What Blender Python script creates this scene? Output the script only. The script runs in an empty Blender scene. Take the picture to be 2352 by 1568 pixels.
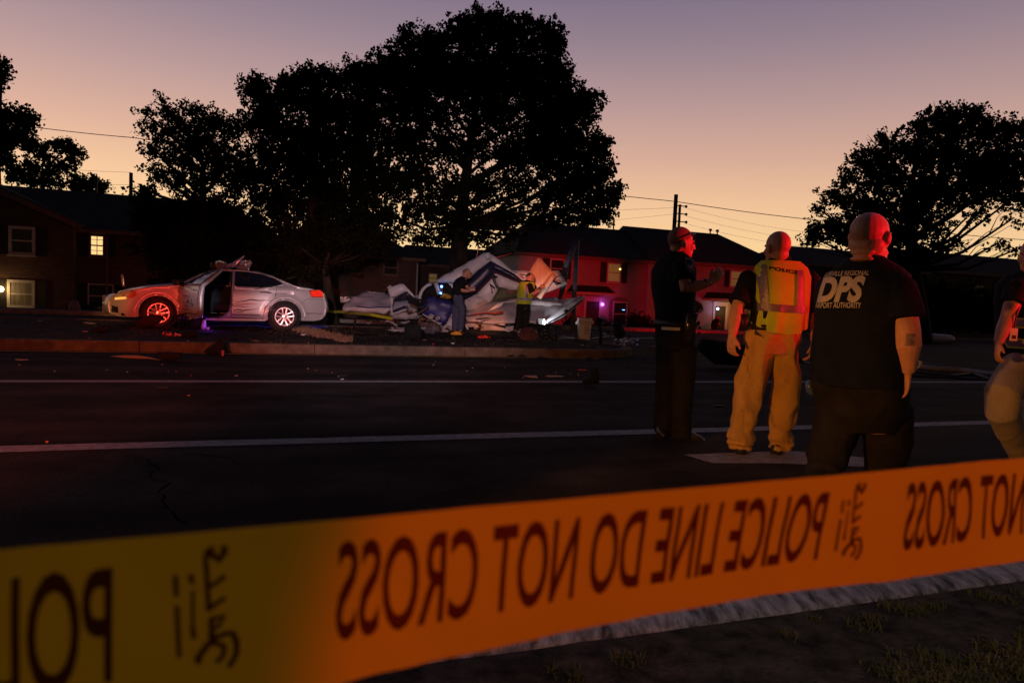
import bpy, bmesh, math, random
import numpy as np
from mathutils import Vector, Matrix, noise
from mathutils.geometry import delaunay_2d_cdt
from mathutils.bvhtree import BVHTree

sc = bpy.context.scene
COL = sc.collection
rad = math.radians
random.seed(7)
rng = np.random.default_rng(11)

# ------------------------------------------------------------------ camera
CAM_H = 1.17
PITCH, ROLL = rad(3.54), rad(2.5)
FPX = 1568.0                      # focal length in pixels of a 2352 px wide picture
R0 = Vector((1, 0, 0)); FW = Vector((0, math.cos(PITCH), -math.sin(PITCH))); U0 = Vector((0, math.sin(PITCH), math.cos(PITCH)))
RT = R0 * math.cos(ROLL) + U0 * math.sin(ROLL)
UP = -R0 * math.sin(ROLL) + U0 * math.cos(ROLL)
CAM = Vector((0, 0, CAM_H))
cd = bpy.data.cameras.new('camera'); cam = bpy.data.objects.new('camera', cd); COL.objects.link(cam)
cam.matrix_world = Matrix(((RT.x, UP.x, -FW.x, CAM.x), (RT.y, UP.y, -FW.y, CAM.y), (RT.z, UP.z, -FW.z, CAM.z), (0, 0, 0, 1)))
cd.sensor_width = 36; cd.lens = 36 * FPX / 2352; cd.clip_start = 0.02; cd.clip_end = 3000
cd.dof.use_dof = True; cd.dof.focus_distance = 7.5; cd.dof.aperture_fstop = 7.0
sc.camera = cam

# ------------------------------------------------------------------ sky
world = bpy.data.worlds.new("World"); sc.world = world; world.use_nodes = True
nt = world.node_tree; nt.nodes.clear()
def wn(t): return nt.nodes.new(t)
def s2l(c): return tuple(((x / 255) / 12.92 if x <= 10 else ((x / 255 + .055) / 1.055) ** 2.4) for x in c)
tc = wn('ShaderNodeTexCoord'); sep = wn('ShaderNodeSeparateXYZ'); nt.links.new(tc.outputs['Generated'], sep.inputs[0])
ramp = wn('ShaderNodeValToRGB'); nt.links.new(sep.outputs['Z'], ramp.inputs[0])
SKY = [(0.0, (244, 196, 118)), (0.05, (254, 220, 152)), (.09, (252, 210, 154)), (.14, (243, 197, 155)), (.20, (218, 174, 153)), (.27, (186, 153, 151)),
       (.34, (152, 131, 143)), (.41, (122, 110, 133)), (.6, (74, 74, 108)), (1.0, (44, 48, 80))]
e = ramp.color_ramp.elements
while len(e) < len(SKY): e.new(.5)
for el, (p, c) in zip(e, SKY): el.position = p; el.color = (*s2l(c), 1)
# the west (+Y) glows, the east behind the photographer is dark
mr = wn('ShaderNodeMapRange'); nt.links.new(sep.outputs['Y'], mr.inputs[0])
mr.inputs[1].default_value = -.5; mr.inputs[2].default_value = .75; mr.inputs[3].default_value = .035; mr.inputs[4].default_value = 1.0
mx = wn('ShaderNodeMapRange'); nt.links.new(sep.outputs['X'], mx.inputs[0])
mx.inputs[1].default_value = -.7; mx.inputs[2].default_value = .7; mx.inputs[3].default_value = 1.06; mx.inputs[4].default_value = .92
mm = wn('ShaderNodeMath'); mm.operation = 'MULTIPLY'; nt.links.new(mr.outputs[0], mm.inputs[0]); nt.links.new(mx.outputs[0], mm.inputs[1])
bg = wn('ShaderNodeBackground'); nt.links.new(ramp.outputs[0], bg.inputs[0]); nt.links.new(mm.outputs[0], bg.inputs[1])
# physical twilight sky adds its share to the afterglow
sky = wn('ShaderNodeTexSky'); sky.sky_type = 'NISHITA'; sky.sun_disc = False; sky.sun_elevation = rad(0.0); sky.sun_rotation = rad(8)
bg2 = wn('ShaderNodeBackground'); nt.links.new(sky.outputs[0], bg2.inputs[0]); bg2.inputs[1].default_value = 0.004
ad = wn('ShaderNodeAddShader'); nt.links.new(bg.outputs[0], ad.inputs[0]); nt.links.new(bg2.outputs[0], ad.inputs[1])
out = wn('ShaderNodeOutputWorld'); nt.links.new(ad.outputs[0], out.inputs[0])

# ------------------------------------------------------------------ lights: unseen lamps for emergency vehicles and headlamps, plus added fill spots
def lamp(name, kind, loc, power, color, target=None, size=.1, angle=60, blend=.6):
    ld = bpy.data.lights.new(name, kind); ld.energy = power; ld.color = color
    ld.shadow_soft_size = size
    o = bpy.data.objects.new(name, ld); COL.objects.link(o); o.location = loc
    if kind == 'SPOT':
        ld.spot_size = rad(angle); ld.spot_blend = blend
    if target is not None:
        d = Vector(target) - Vector(loc); o.rotation_euler = d.to_track_quat('-Z', 'Y').to_euler()
    return o
def dirn(u, v): return FW + RT * ((u - 1176) / FPX) + UP * (-(v - 784) / FPX)
def W(u, v, Y):
    d = dirn(u, v); return CAM + d * (Y / d.y)
# red beacons of police cars behind the photographer: two beams reach the town houses
# red beacon just right of the picture: lights the officers from the right
lamp('police_red_left', 'SPOT', (-1.6, -3.0, 1.7), 3600, (1, .13, .04), (-6.4, 14.5, .1), .12, 26, .9)
# added narrow amber spots, aimed at the wreck and the sedan's nose
lamp('added_amber_spot', 'SPOT', (-.8, -2.0, 2.2), 11000, (1, .16, .03), W(1236, 632, 19), .1, 3.4, .4)
lamp('added_amber_spot', 'SPOT', (-.8, -2.0, 2.2), 9000, (1, .24, .05), W(1120, 736, 18.6), .1, 3.2, .5)
lamp('added_amber_spot', 'SPOT', (-.8, -2.0, 2.2), 5500, (1, .40, .12), W(236, 690, 16), .1, 4.4, .7)
lamp('white_headlamp', 'SPOT', (-.5, -1.5, 2.0), 3900, (1, .64, .70), (-2.9, 18, 1.3), .15, 27, .8)
lamp('added_white_spot', 'SPOT', (-.5, -1.5, 2.0), 3200, (1, .86, .92), W(690, 690, 17), .15, 7.5, .8)  # added spot, brightens the sedan's rear
lamp('unseen_red_beam', 'SPOT', (13.0, 6.0, 2.5), 17000, (1, .004, .018), (3.2, 45, 1.4), .2, 14, .7)
lamp('unseen_red_beam', 'SPOT', (2.5, -2.0, 3.2), 22000, (1, .004, .018), (12.3, 45, 1.7), .2, 13, .7)
lamp('tape_fill', 'SPOT', (.75, -.75, 1.3), 23, (1, .085, .008), (.32, .42, .98), .02, 37, .15)  # added spot close by, its cone edge bounds the tape's orange zone
lamp('tape_fill', 'SPOT', (.3, -.6, 1.25), 1.6, (1, .62, .01), (.15, .38, .98), .02, 46, .2)  # added weak spot, tints the left part of the tape
lamp('kerb_fill_amber', 'SPOT', (-.6, -2.0, 1.8), 1500, (1, .30, .08), (.2, 14.5, .2), .1, 17, .9)  # added fill, warms the median kerb
lamp('unseen_red_beam', 'SPOT', (-.8, -2.0, 2.4), 1400, (1, .12, .06), (-21, 32, .8), .2, 15, .9)  # added spot, warms the left brick wall
lamp('verge_fill', 'SPOT', (1.3, -.6, 2.2), 75, (1, .66, .5), (1.55, 1.55, .1), .05, 72, .9)  # added fill for the near kerb and verge grass
lamp('police_red_lamp', 'SPOT', (9.5, 1.7, 1.9), 4400, (1, .006, .02), (2.3, 5.1, 2.15), .1, 22, .9)
lamp('added_white_spot', 'SPOT', (-.5, -1.5, 2.0), 6000, (.95, .85, 1), W(462, 680, 16), .1, 2.4, .8)  # added narrow spot for the highlight on the open door's edge
lamp('amber_lamp', 'SPOT', (-2.6, .6, .85), 700, (1, .34, .05), (2.45, 5.1, .15), .1, 28, .5)
lamp('unseen_red_beam', 'SPOT', (-1.6, -3.0, 1.7), 9000, (1, .02, .02), W(362, 706, 16), .1, 4.6, .8)  # added narrow spot, reddens the sedan's front wing
lamp('unseen_red_beam', 'SPOT', (-1.6, -3.0, 1.7), 7000, (1, .02, .02), W(640, 732, 16.6), .1, 2.6, .9)  # added narrow spot, reddens the sedan's rear wheel

sc.view_settings.view_transform = 'Standard'; sc.view_settings.look = 'None'; sc.view_settings.exposure = 0; sc.view_settings.gamma = 1
try:
    sc.cycles.use_denoising = True
    sc.cycles.max_bounces = 6; sc.cycles.transparent_max_bounces = 12
except Exception: pass

# ------------------------------------------------------------------ placing helpers
def G(u, v, z=0.0):
    d = dirn(u, v); return CAM + d * ((z - CAM.z) / d.z)
TH = rad(19.5)
RS = Vector((math.cos(TH), math.sin(TH), 0)); RN = Vector((-math.sin(TH), math.cos(TH), 0))
def RP(s, t, z=0.0): return RS * s + RN * t + Vector((0, 0, z))
def st(p): return p.dot(RS), p.dot(RN)
def FU(u, v, t):
    """point of the vertical plane at distance t across the road"""
    d = dirn(u, v); k = t / d.dot(RN); return CAM + d * k
def fsz(u, v, t):
    p = FU(u, v, t); return p.dot(RS), p.z

# ------------------------------------------------------------------ materials
MATS = {}
def mat(name, color, rough=.7, metal=0.0, var=.15, nscale=6.0, bump=0.0, bscale=40.0, emit=None, estr=0.0, coat=0.0, spec=.5, color2=None, ramp_lo=.35, ramp_hi=.65, trans=0, transl=0, sheen=0, stretch=None, alpha=1):
    if name in MATS: return MATS[name]
    m = bpy.data.materials.new(name); m.use_nodes = True; n = m.node_tree.nodes; l = m.node_tree.links
    b = n['Principled BSDF']; o = n['Material Output']
    b.inputs['Roughness'].default_value = rough; b.inputs['Metallic'].default_value = metal
    b.inputs['Coat Weight'].default_value = coat; b.inputs['Specular IOR Level'].default_value = spec
    b.inputs['Transmission Weight'].default_value = trans; b.inputs['Sheen Weight'].default_value = sheen
    b.inputs['Alpha'].default_value = alpha
    tcn = n.new('ShaderNodeTexCoord'); src = tcn.outputs['Object']
    if stretch:
        mp = n.new('ShaderNodeMapping'); mp.inputs['Scale'].default_value = stretch; l.new(src, mp.inputs[0]); src = mp.outputs[0]
    tn = n.new('ShaderNodeTexNoise'); tn.inputs['Scale'].default_value = nscale; tn.inputs['Detail'].default_value = 6; tn.inputs['Roughness'].default_value = .62
    l.new(src, tn.inputs['Vector'])
    cr = n.new('ShaderNodeValToRGB'); l.new(tn.outputs['Fac'], cr.inputs[0])
    c1 = Vector(color[:3]); c2 = Vector(color2[:3]) if color2 else c1 * (1 + var)
    lo = c1 * (1 - var) if not color2 else c1
    cr.color_ramp.elements[0].position = ramp_lo; cr.color_ramp.elements[0].color = (*lo, 1)
    cr.color_ramp.elements[1].position = ramp_hi; cr.color_ramp.elements[1].color = (*c2, 1)
    l.new(cr.outputs[0], b.inputs['Base Color'])
    if bump:
        bn = n.new('ShaderNodeTexNoise'); bn.inputs['Scale'].default_value = bscale; bn.inputs['Detail'].default_value = 4; l.new(src, bn.inputs['Vector'])
        bu = n.new('ShaderNodeBump'); bu.inputs['Strength'].default_value = bump; bu.inputs['Distance'].default_value = .02; l.new(bn.outputs['Fac'], bu.inputs['Height']); l.new(bu.outputs[0], b.inputs['Normal'])
    if emit:
        b.inputs['Emission Color'].default_value = (*emit, 1); b.inputs['Emission Strength'].default_value = estr
    if transl:
        tr = n.new('ShaderNodeBsdfTranslucent'); l.new(cr.outputs[0], tr.inputs[0]); ms = n.new('ShaderNodeMixShader'); ms.inputs[0].default_value = transl
        l.new(b.outputs[0], ms.inputs[1]); l.new(tr.outputs[0], ms.inputs[2]); l.new(ms.outputs[0], o.inputs[0])
    MATS[name] = m; return m

# ------------------------------------------------------------------ mesh helpers
def link_mesh(name, me, m, parent=None, smooth=False):
    o = bpy.data.objects.new(name, me); COL.objects.link(o)
    if m is not None and not me.materials: me.materials.append(m)
    if smooth: me.polygons.foreach_set('use_smooth', [True] * len(me.polygons))
    if parent is not None: o.parent = parent
    return o
def tag(o, label=None, cat=None, group=None, kind=None):
    if label: o['label'] = label
    if cat: o['category'] = cat
    if group: o['group'] = group
    if kind: o['kind'] = kind
    return o
def thing(name, loc, label, cat, group=None, rz=0):
    o = bpy.data.objects.new(name, None); COL.objects.link(o); o.location = loc; o.rotation_euler = (0, 0, rz); o.empty_display_size = .2
    return tag(o, label, cat, group)

class MB:
    """collects shapes; org is subtracted so that children sit in their thing's frame"""
    def __init__(s, org=(0, 0, 0)): s.v = []; s.f = []; s.org = Vector(org)
    def poly(s, pts):
        b = len(s.v); s.v += [Vector(p) for p in pts]; s.f.append(tuple(range(b, b + len(pts)))); return s
    def box(s, lo, hi, M=None):
        b = len(s.v); P = [Vector((x, y, z)) for x in (lo[0], hi[0]) for y in (lo[1], hi[1]) for z in (lo[2], hi[2])]
        if M is not None: P = [M @ p for p in P]
        s.v += P; s.f += [tuple(b + i for i in f) for f in ((0, 1, 3, 2), (4, 6, 7, 5), (0, 4, 5, 1), (2, 3, 7, 6), (0, 2, 6, 4), (1, 5, 7, 3))]; return s
    def rbox(s, s0, s1, t0, t1, z0, z1):
        """box in road axes"""
        b = len(s.v); s.v += [RP(a, c, z) for a in (s0, s1) for c in (t0, t1) for z in (z0, z1)]
        s.f += [tuple(b + i for i in f) for f in ((0, 1, 3, 2), (4, 6, 7, 5), (0, 4, 5, 1), (2, 3, 7, 6), (0, 2, 6, 4), (1, 5, 7, 3))]; return s
    def loft(s, secs, n=20, p=2.0, cap=True):
        """secs: (centre, wvec, dvec); superellipse sections"""
        b = len(s.v); k = len(secs)
        for c, w, d in secs:
            for i in range(n):
                a = 2 * math.pi * i / n; ca, sa = math.cos(a), math.sin(a)
                x = math.copysign(abs(ca) ** (2 / p), ca); y = math.copysign(abs(sa) ** (2 / p), sa)
                s.v.append(Vector(c) + w * x + d * y)
        for j in range(k - 1):
            for i in range(n):
                i2 = (i + 1) % n
                s.f.append((b + j * n + i, b + j * n + i2, b + (j + 1) * n + i2, b + (j + 1) * n + i))
        if cap:
            s.f.append(tuple(b + i for i in reversed(range(n)))); s.f.append(tuple(b + (k - 1) * n + i for i in range(n)))
        return s
    def tube(s, pts, r, n=10, cap=True, flat=1.0, wdir=None, round_end=False):
        pts = [Vector(p) for p in pts]
        rs = list(r) if hasattr(r, '__len__') else [r] * len(pts)
        if round_end and len(pts) > 1:
            d0 = (pts[0] - pts[1]).normalized(); d1 = (pts[-1] - pts[-2]).normalized()
            pts = [pts[0] + d0 * rs[0] * .85, pts[0] + d0 * rs[0] * .5] + pts + [pts[-1] + d1 * rs[-1] * .5, pts[-1] + d1 * rs[-1] * .85]
            rs = [rs[0] * .3, rs[0] * .82] + rs + [rs[-1] * .82, rs[-1] * .3]
        ref = None; secs = []
        for i, q in enumerate(pts):
            t = (pts[min(i + 1, len(pts) - 1)] - pts[max(i - 1, 0)]).normalized()
            if wdir is not None: w = wdir - t * wdir.dot(t)
            elif ref is None:
                w = t.cross(Vector((0, 0, 1)))
                if w.length < .2: w = t.cross(Vector((0, 1, 0)))
            else: w = ref - t * ref.dot(t)
            w.normalize(); ref = w; d = t.cross(w)
            secs.append((q, w * rs[i], d * rs[i] * flat))
        return s.loft(secs, n, 2.0, cap)
    def ell(s, c, ax, n=14, m=9):
        """ellipsoid from three axis vectors"""
        c = Vector(c); a, bb, z = ax; b = len(s.v)
        s.v.append(c - z)
        for j in range(1, m):
            ph = math.pi * j / m - math.pi / 2
            for i in range(n):
                th = 2 * math.pi * i / n
                s.v.append(c + a * (math.cos(ph) * math.cos(th)) + bb * (math.cos(ph) * math.sin(th)) + z * math.sin(ph))
        s.v.append(c + z); top = len(s.v) - 1
        for i in range(n):
            i2 = (i + 1) % n
            s.f.append((b, b + 1 + i2, b + 1 + i)); s.f.append((top, top - n + i, top - n + i2))
            for j in range(m - 2):
                q = b + 1 + j * n; s.f.append((q + i, q + i2, q + n + i2, q + n + i))
        return s
    def sph(s, c, r, n=12, m=8): return s.ell(c, (Vector((r, 0, 0)), Vector((0, r, 0)), Vector((0, 0, r))), n, m)
    def prism(s, pts, ext):
        b = len(s.v); n = len(pts); ext = Vector(ext)
        s.v += [Vector(p) for p in pts] + [Vector(p) + ext for p in pts]
        s.f.append(tuple(b + i for i in reversed(range(n)))); s.f.append(tuple(b + n + i for i in range(n)))
        for i in range(n): s.f.append((b + i, b + (i + 1) % n, b + n + (i + 1) % n, b + n + i))
        return s
    def lathe(s, c, axis, prof, n=24, ring=False):
        """prof: (along axis, radius)"""
        axis = Vector(axis).normalized(); w = axis.orthogonal().normalized(); d = axis.cross(w); b = len(s.v); k = len(prof)
        for h, r in prof:
            for i in range(n):
                a = 2 * math.pi * i / n; s.v.append(Vector(c) + axis * h + (w * math.cos(a) + d * math.sin(a)) * r)
        for j in range(k - 1 + (1 if ring else 0)):
            j2 = (j + 1) % k
            for i in range(n):
                i2 = (i + 1) % n; s.f.append((b + j * n + i, b + j * n + i2, b + j2 * n + i2, b + j2 * n + i))
        return s
    def mesh(s, name='m'):
        me = bpy.data.meshes.new(name); me.from_pydata([tuple(p - s.org) for p in s.v], [], s.f); me.validate(); me.update(); return me
    def build(s, name, m, parent=None, smooth=False, voxel=0, sm=0, folds=0, fscale=6.0, fstretch=(1, 1, .45), bevel=0):
        me = s.mesh(name)
        if voxel or bevel:
            o = bpy.data.objects.new('t', me); COL.objects.link(o)
            if voxel:
                md = o.modifiers.new('r', 'REMESH'); md.mode = 'VOXEL'; md.voxel_size = voxel
                if sm: ms = o.modifiers.new('s', 'SMOOTH'); ms.iterations = sm; ms.factor = .5
            if bevel:
                bv = o.modifiers.new('b', 'BEVEL'); bv.width = bevel; bv.segments = 2
            dg = bpy.context.evaluated_depsgraph_get(); me2 = bpy.data.meshes.new_from_object(o.evaluated_get(dg))
            bpy.data.objects.remove(o); bpy.data.meshes.remove(me); me = me2; me.name = name
            smooth = True if voxel else smooth
        if folds:
            nv = len(me.vertices); co = np.empty(nv * 3); me.vertices.foreach_get('co', co); co = co.reshape(-1, 3)
            no = np.empty(nv * 3); me.vertices.foreach_get('normal', no); no = no.reshape(-1, 3)
            co2 = co.copy(); off = Vector((random.random() * 50, 3, 7))
            fs = Vector(fstretch) * fscale
            for i in range(nv):
                p = Vector((co[i, 0] * fs.x, co[i, 1] * fs.y, co[i, 2] * fs.z)) + off
                wv = noise.noise_vector(p * .6) * .9
                q = p + wv
                a = 1 - abs(noise.noise(q)) * 2.2; a2 = 1 - abs(noise.noise(q * 2.3)) * 2
                co2[i] += no[i] * folds * (a * .85 + a2 * .16 - .45)
            me.vertices.foreach_set('co', co2.ravel()); me.update()
        return link_mesh(name, me, m, parent, smooth)

def inpoly(x, y, P):
    c = False; j = len(P) - 1
    for i in range(len(P)):
        if (P[i][1] > y) != (P[j][1] > y) and x < (P[j][0] - P[i][0]) * (y - P[i][1]) / (P[j][1] - P[i][1]) + P[i][0]: c = not c
        j = i
    return c
def densify(P, sp):
    o = []
    for i in range(len(P)):
        a, b = Vector(P[i][:2]), Vector(P[(i + 1) % len(P)][:2]); n = max(1, int((b - a).length / sp + .5))
        o += [a.lerp(b, k / n) for k in range(n)]
    return o
def tri2d(outl, holes=(), sp=.1, dens=True):
    """triangulate an outline with holes and inner points -> verts2d, tris, outline loops"""
    loops = [densify(L, sp) if dens else [Vector(p[:2]) for p in L] for L in [outl, *holes]]
    V = []; E = []
    for L in loops:
        b = len(V); V += L; E += [(b + i, b + (i + 1) % len(L)) for i in range(len(L))]
    nb = len(V)
    xs = [p.x for p in loops[0]]; ys = [p.y for p in loops[0]]
    B = np.array([(p.x, p.y) for p in V])
    y = min(ys) + sp * .5; row = 0
    while y < max(ys):
        x = min(xs) + sp * (.5 if row % 2 else .05)
        while x < max(xs):
            if inpoly(x, y, loops[0]) and not any(inpoly(x, y, h) for h in loops[1:]) and np.min((B[:, 0] - x) ** 2 + (B[:, 1] - y) ** 2) > (sp * .55) ** 2: V.append(Vector((x, y)))
            x += sp
        y += sp * .87; row += 1
    r = delaunay_2d_cdt(V, E, [], 0, 1e-6)
    RV, RF = r[0], r[2]; F = []
    for f in RF:
        cx = sum(RV[i].x for i in f) / 3; cy = sum(RV[i].y for i in f) / 3
        if inpoly(cx, cy, loops[0]) and not any(inpoly(cx, cy, h) for h in loops[1:]):
            a, b, c = [RV[i] for i in f]
            if abs((b - a).cross(c - a)) > 1e-9: F.append(tuple(f) if (b - a).cross(c - a) > 0 else tuple(reversed(f)))
    return RV, F, loops
def bedges(F):
    E = {}
    for f in F:
        for i in range(len(f)):
            E[(f[i], f[(i + 1) % len(f)])] = 1
    return [e for e in E if (e[1], e[0]) not in E]
def pillow(name, pts, m, parent=None, thick=.03, bulge=.1, sp=.15, crumple=0, org=(0, 0, 0), smooth=True, power=.5, back=1.0, facing=None):
    """solid panel through a 3-D outline: bulges towards the viewer side and back"""
    pts = [Vector(p) for p in pts]; c = sum(pts, Vector()) / len(pts)
    nrm = Vector()
    for i in range(len(pts)): nrm += (pts[i] - c).cross(pts[(i + 1) % len(pts)] - c)
    nrm.normalize()
    fc = facing or (CAM - c)
    if nrm.dot(fc) < 0: nrm = -nrm
    ux = nrm.orthogonal().normalized(); uy = nrm.cross(ux)
    P2 = [((p - c).dot(ux), (p - c).dot(uy)) for p in pts]; H = np.array([(p - c).dot(nrm) for p in pts]); Q = np.array(P2)
    V, F, loops = tri2d(P2, (), sp); L = loops[0]; LB = np.array([(p.x, p.y) for p in densify(P2, sp * .3)])
    D = []
    for p in V: D.append(math.sqrt(float(np.min((LB[:, 0] - p.x) ** 2 + (LB[:, 1] - p.y) ** 2))))
    bv = {i for e in bedges(F) for i in e}
    dm = max(D) or 1; front = []; rear = []; off = Vector((random.random() * 40, 0, 0))
    for i, p in enumerate(V):
        w = 1 / ((Q[:, 0] - p.x) ** 2 + (Q[:, 1] - p.y) ** 2 + 1e-5); h = float((w * H).sum() / w.sum())
        k = 0 if i in bv else (min(1, D[i] / dm)) ** power
        cr = crumple * (noise.noise(Vector((p.x, p.y, 0)) * 2.6 + off) * 1.6 + abs(noise.noise(Vector((p.x, p.y, 5)) * 6 + off))) if crumple else 0
        base = c + ux * p.x + uy * p.y + nrm * (h + cr)
        front.append(base + nrm * (thick / 2 + bulge * k)); rear.append(base - nrm * (thick / 2 + bulge * k * back))
    mb = MB(org); n = len(V); mb.v = front + rear
    mb.f = [tuple(f) for f in F] + [tuple(n + i for i in reversed(f)) for f in F] + [(a + n, b + n, b, a) for a, b in bedges(F)]
    return mb.build(name, m, parent, smooth)

# ================================================================== SETTING
M_asph = mat('asphalt', (.034, .026, .023), .9, var=.45, nscale=1.3, bump=.9, bscale=110, spec=.08)
def streaks(m):
    n = m.node_tree.nodes; l = m.node_tree.links; b = n['Principled BSDF']; src = b.inputs['Base Color'].links[0].from_socket
    tcn = n.new('ShaderNodeTexCoord'); r1 = n.new('ShaderNodeMapping'); r1.inputs['Rotation'].default_value = (0, 0, -TH); l.new(tcn.outputs['Object'], r1.inputs[0])
    r2 = n.new('ShaderNodeMapping'); r2.inputs['Scale'].default_value = (.06, 1.5, 1); l.new(r1.outputs[0], r2.inputs[0])
    t1 = n.new('ShaderNodeTexNoise'); t1.inputs['Scale'].default_value = 1; t1.inputs['Detail'].default_value = 5; l.new(r2.outputs[0], t1.inputs[0])
    t2 = n.new('ShaderNodeTexNoise'); t2.inputs['Scale'].default_value = 70; t2.inputs['Detail'].default_value = 3; l.new(tcn.outputs['Object'], t2.inputs[0])
    for t, lo, hi in ((t1, .45, 1.35), (t2, .4, 1.9)):
        mr_ = n.new('ShaderNodeMapRange'); mr_.inputs[1].default_value = .32; mr_.inputs[2].default_value = .68; mr_.inputs[3].default_value = lo; mr_.inputs[4].default_value = hi; l.new(t.outputs['Fac'], mr_.inputs[0])
        mu = n.new('ShaderNodeMixRGB'); mu.blend_type = 'MULTIPLY'; mu.inputs[0].default_value = 1; l.new(src, mu.inputs[1]); l.new(mr_.outputs[0], mu.inputs[2]); src = mu.outputs[0]
    l.new(src, b.inputs['Base Color'])
streaks(M_asph)
M_earth = mat('earth', (.035, .028, .02), .95, var=.5, nscale=3, bump=1, bscale=30, spec=.1)
M_turf = mat('median_soil', (.036, .028, .022), .95, var=.5, nscale=2.2, bump=1, bscale=25, spec=.1)
M_conc = mat('kerb_concrete', (.13, .095, .07), .85, var=.35, nscale=5, bump=.7, bscale=45, spec=.2)
M_concn = mat('near_kerb_concrete', (.30, .29, .31), .95, var=.75, nscale=22, bump=1, bscale=60, spec=.15, stretch=(1, .25, 1))
M_white = mat('road_white', (.15, .14, .14), .8, color2=(.33, .31, .31), nscale=14, ramp_lo=.3, ramp_hi=.6, bump=.3, bscale=80)
M_yel = mat('road_yellow', (.7, .36, .04), .7, var=.35, nscale=9, bump=.3, bscale=80)

def strip(name, prof, m, s0=-300, s1=300, ns=60, kind='structure', jitter=0):
    mb = MB(); b = []
    for i in range(ns + 1):
        s = s0 + (s1 - s0) * i / ns
        for t, z in prof: mb.v.append(RP(s, t, z + (jitter * (noise.noise(Vector((s * .8, t * .8, 1)))) if jitter else 0)))
    n = len(prof)
    for i in range(ns):
        for j in range(n - 1): mb.f.append((i * n + j, (i + 1) * n + j, (i + 1) * n + j + 1, i * n + j + 1))
    return tag(mb.build(name, m), kind=kind)
strip('ground', [(-300, .1), (-40, .1), (1.0, .1), (1.86, .1), (1.88, -.03), (26.6, -.03), (26.62, .12), (30, .06), (33, -.25), (39, -.85), (60, -.85), (400, -.85), (1800, -.85)], M_earth, -1500, 1500, 60)
strip('road', [(2.06, 0), (8, 0), (14, 0), (20, 0), (26.5, 0)], M_asph)
# kerb beside the photographer, worn, in long lengths
mb = MB()
for i in range(-12, 30):
    a, b = i * 3.0, i * 3.0 + 2.992; w = [random.uniform(-.006, .006) for _ in range(2)]
    mb.loft([(RP(a, 1.975 + w[0], .055), RN * .1, Vector((0, 0, .065))), (RP(a + .02, 1.975 + w[0], .055), RN * .105, Vector((0, 0, .07))), (RP(b - .02, 1.975 + w[1], .055), RN * .105, Vector((0, 0, .07))), (RP(b, 1.975 + w[1], .055), RN * .1, Vector((0, 0, .065)))], 20, 6)
tag(mb.build('kerb', M_concn), kind='structure')
# strip of old broken asphalt between kerb and grass
mb = MB(); n = 90
for i in range(n + 1):
    s = -2 + 12 * i / n
    for t, z in ((1.865, .112), (1.80 + .012 * noise.noise(Vector((s * 5, 0, 0))), .118), (1.2, .116), (.95 + .12 * noise.noise(Vector((s * 2, 3, 0))), .108)): mb.v.append(RP(s, t, z + .006 * noise.noise(Vector((s * 7, t * 7, 2)))))
for i in range(n):
    for j in range(3): mb.f.append((i * 4 + j, i * 4 + 4 + j, i * 4 + 5 + j, i * 4 + 1 + j))
tag(mb.build('pavement', mat('old_asphalt', (.055, .046, .038), .95, var=.6, nscale=12, bump=1, bscale=60, spec=.1)), kind='structure')
NOSE = st(G(1498, 822))[0]
T0, T1_ = 13.05, 20.5
# median: outline with a rounded nose
def med_outline(off):
    P = [(-120, T0 + off)]; r = 1.5
    P += [(NOSE - r, T0 + off)]
    for k in range(1, 13):
        a = -math.pi / 2 + math.pi / 2 * k / 12; P.append((NOSE - r - off + (r) * math.cos(a), T0 + off + r + r * math.sin(a)))
    P += [(NOSE - off, T1_ - off - 1.5)]
    for k in range(1, 13):
        a = math.pi / 2 * k / 12; P.append((NOSE - r - off + r * math.cos(a), T1_ - off - r + r * math.sin(a)))
    P += [(-120, T1_ - off)]; return P
MZ = .17
mb = MB(); I = med_outline(.17)
V, F, L = tri2d([(max(a, -45), b) for a, b in I], (), .6)
for p in V: mb.v.append(RP(p.x, p.y, MZ - .015 + .04 * noise.noise(Vector((p.x * .5, p.y * .5, 0)))))
mb.f = [tuple(f) for f in F]
tag(mb.build('median', M_turf, smooth=True), kind='structure')
mb = MB(); O = med_outline(0)
def seg(a0, a1, b0, b1):
    """kerb stone between two outline points (outer a, inner b)"""
    secs = []
    for k, (o_, i_) in enumerate(((a0, b0), (a1, b1))):
        c = RP((o_[0] + i_[0]) / 2, (o_[1] + i_[1]) / 2, MZ / 2 - .03); w = (RP(*o_) - RP(*i_)) / 2
        secs.append((c, w, Vector((0, 0, MZ / 2 + .04))))
    mb.loft(secs, 24, 7)
for (a, ai), (b, bi) in zip(zip(O, I), zip(O[1:], I[1:])):
    ln = (Vector(b) - Vector(a)).length; k = max(1, round(ln / 2.9))
    for j in range(k):
        g = .006 / max(ln / k, .1) if ln > 1 else 0
        f0, f1 = (j + g) / k, (j + 1 - g) / k; lp = lambda p, q, f: (p[0] + (q[0] - p[0]) * f, p[1] + (q[1] - p[1]) * f)
        seg(lp(a, b, f0), lp(a, b, f1), lp(ai, bi, f0), lp(ai, bi, f1))
tag(mb.build('median_kerb', M_conc), kind='structure')
mb = MB()
for i in range(-14, 14): mb.rbox(i * 3.0, i * 3.0 + 2.98, 26.5, 26.68, -.05, .14)
tag(mb.build('far_kerb', mat('far_kerb_concrete', (.25, .22, .18), .85, var=.3, nscale=4, bump=.4), bevel=.02), kind='structure')
def paint(name, pts, m, z=.004, jag=0):
    V, F, L = tri2d(pts, (), .4); mb = MB()
    for p in V: mb.v.append(RP(p.x, p.y + (jag * noise.noise(Vector((p.x * 6, p.y * 3, 0))) if jag else 0), z))
    mb.f = F; return tag(mb.build(name, m), kind='structure')
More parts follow.
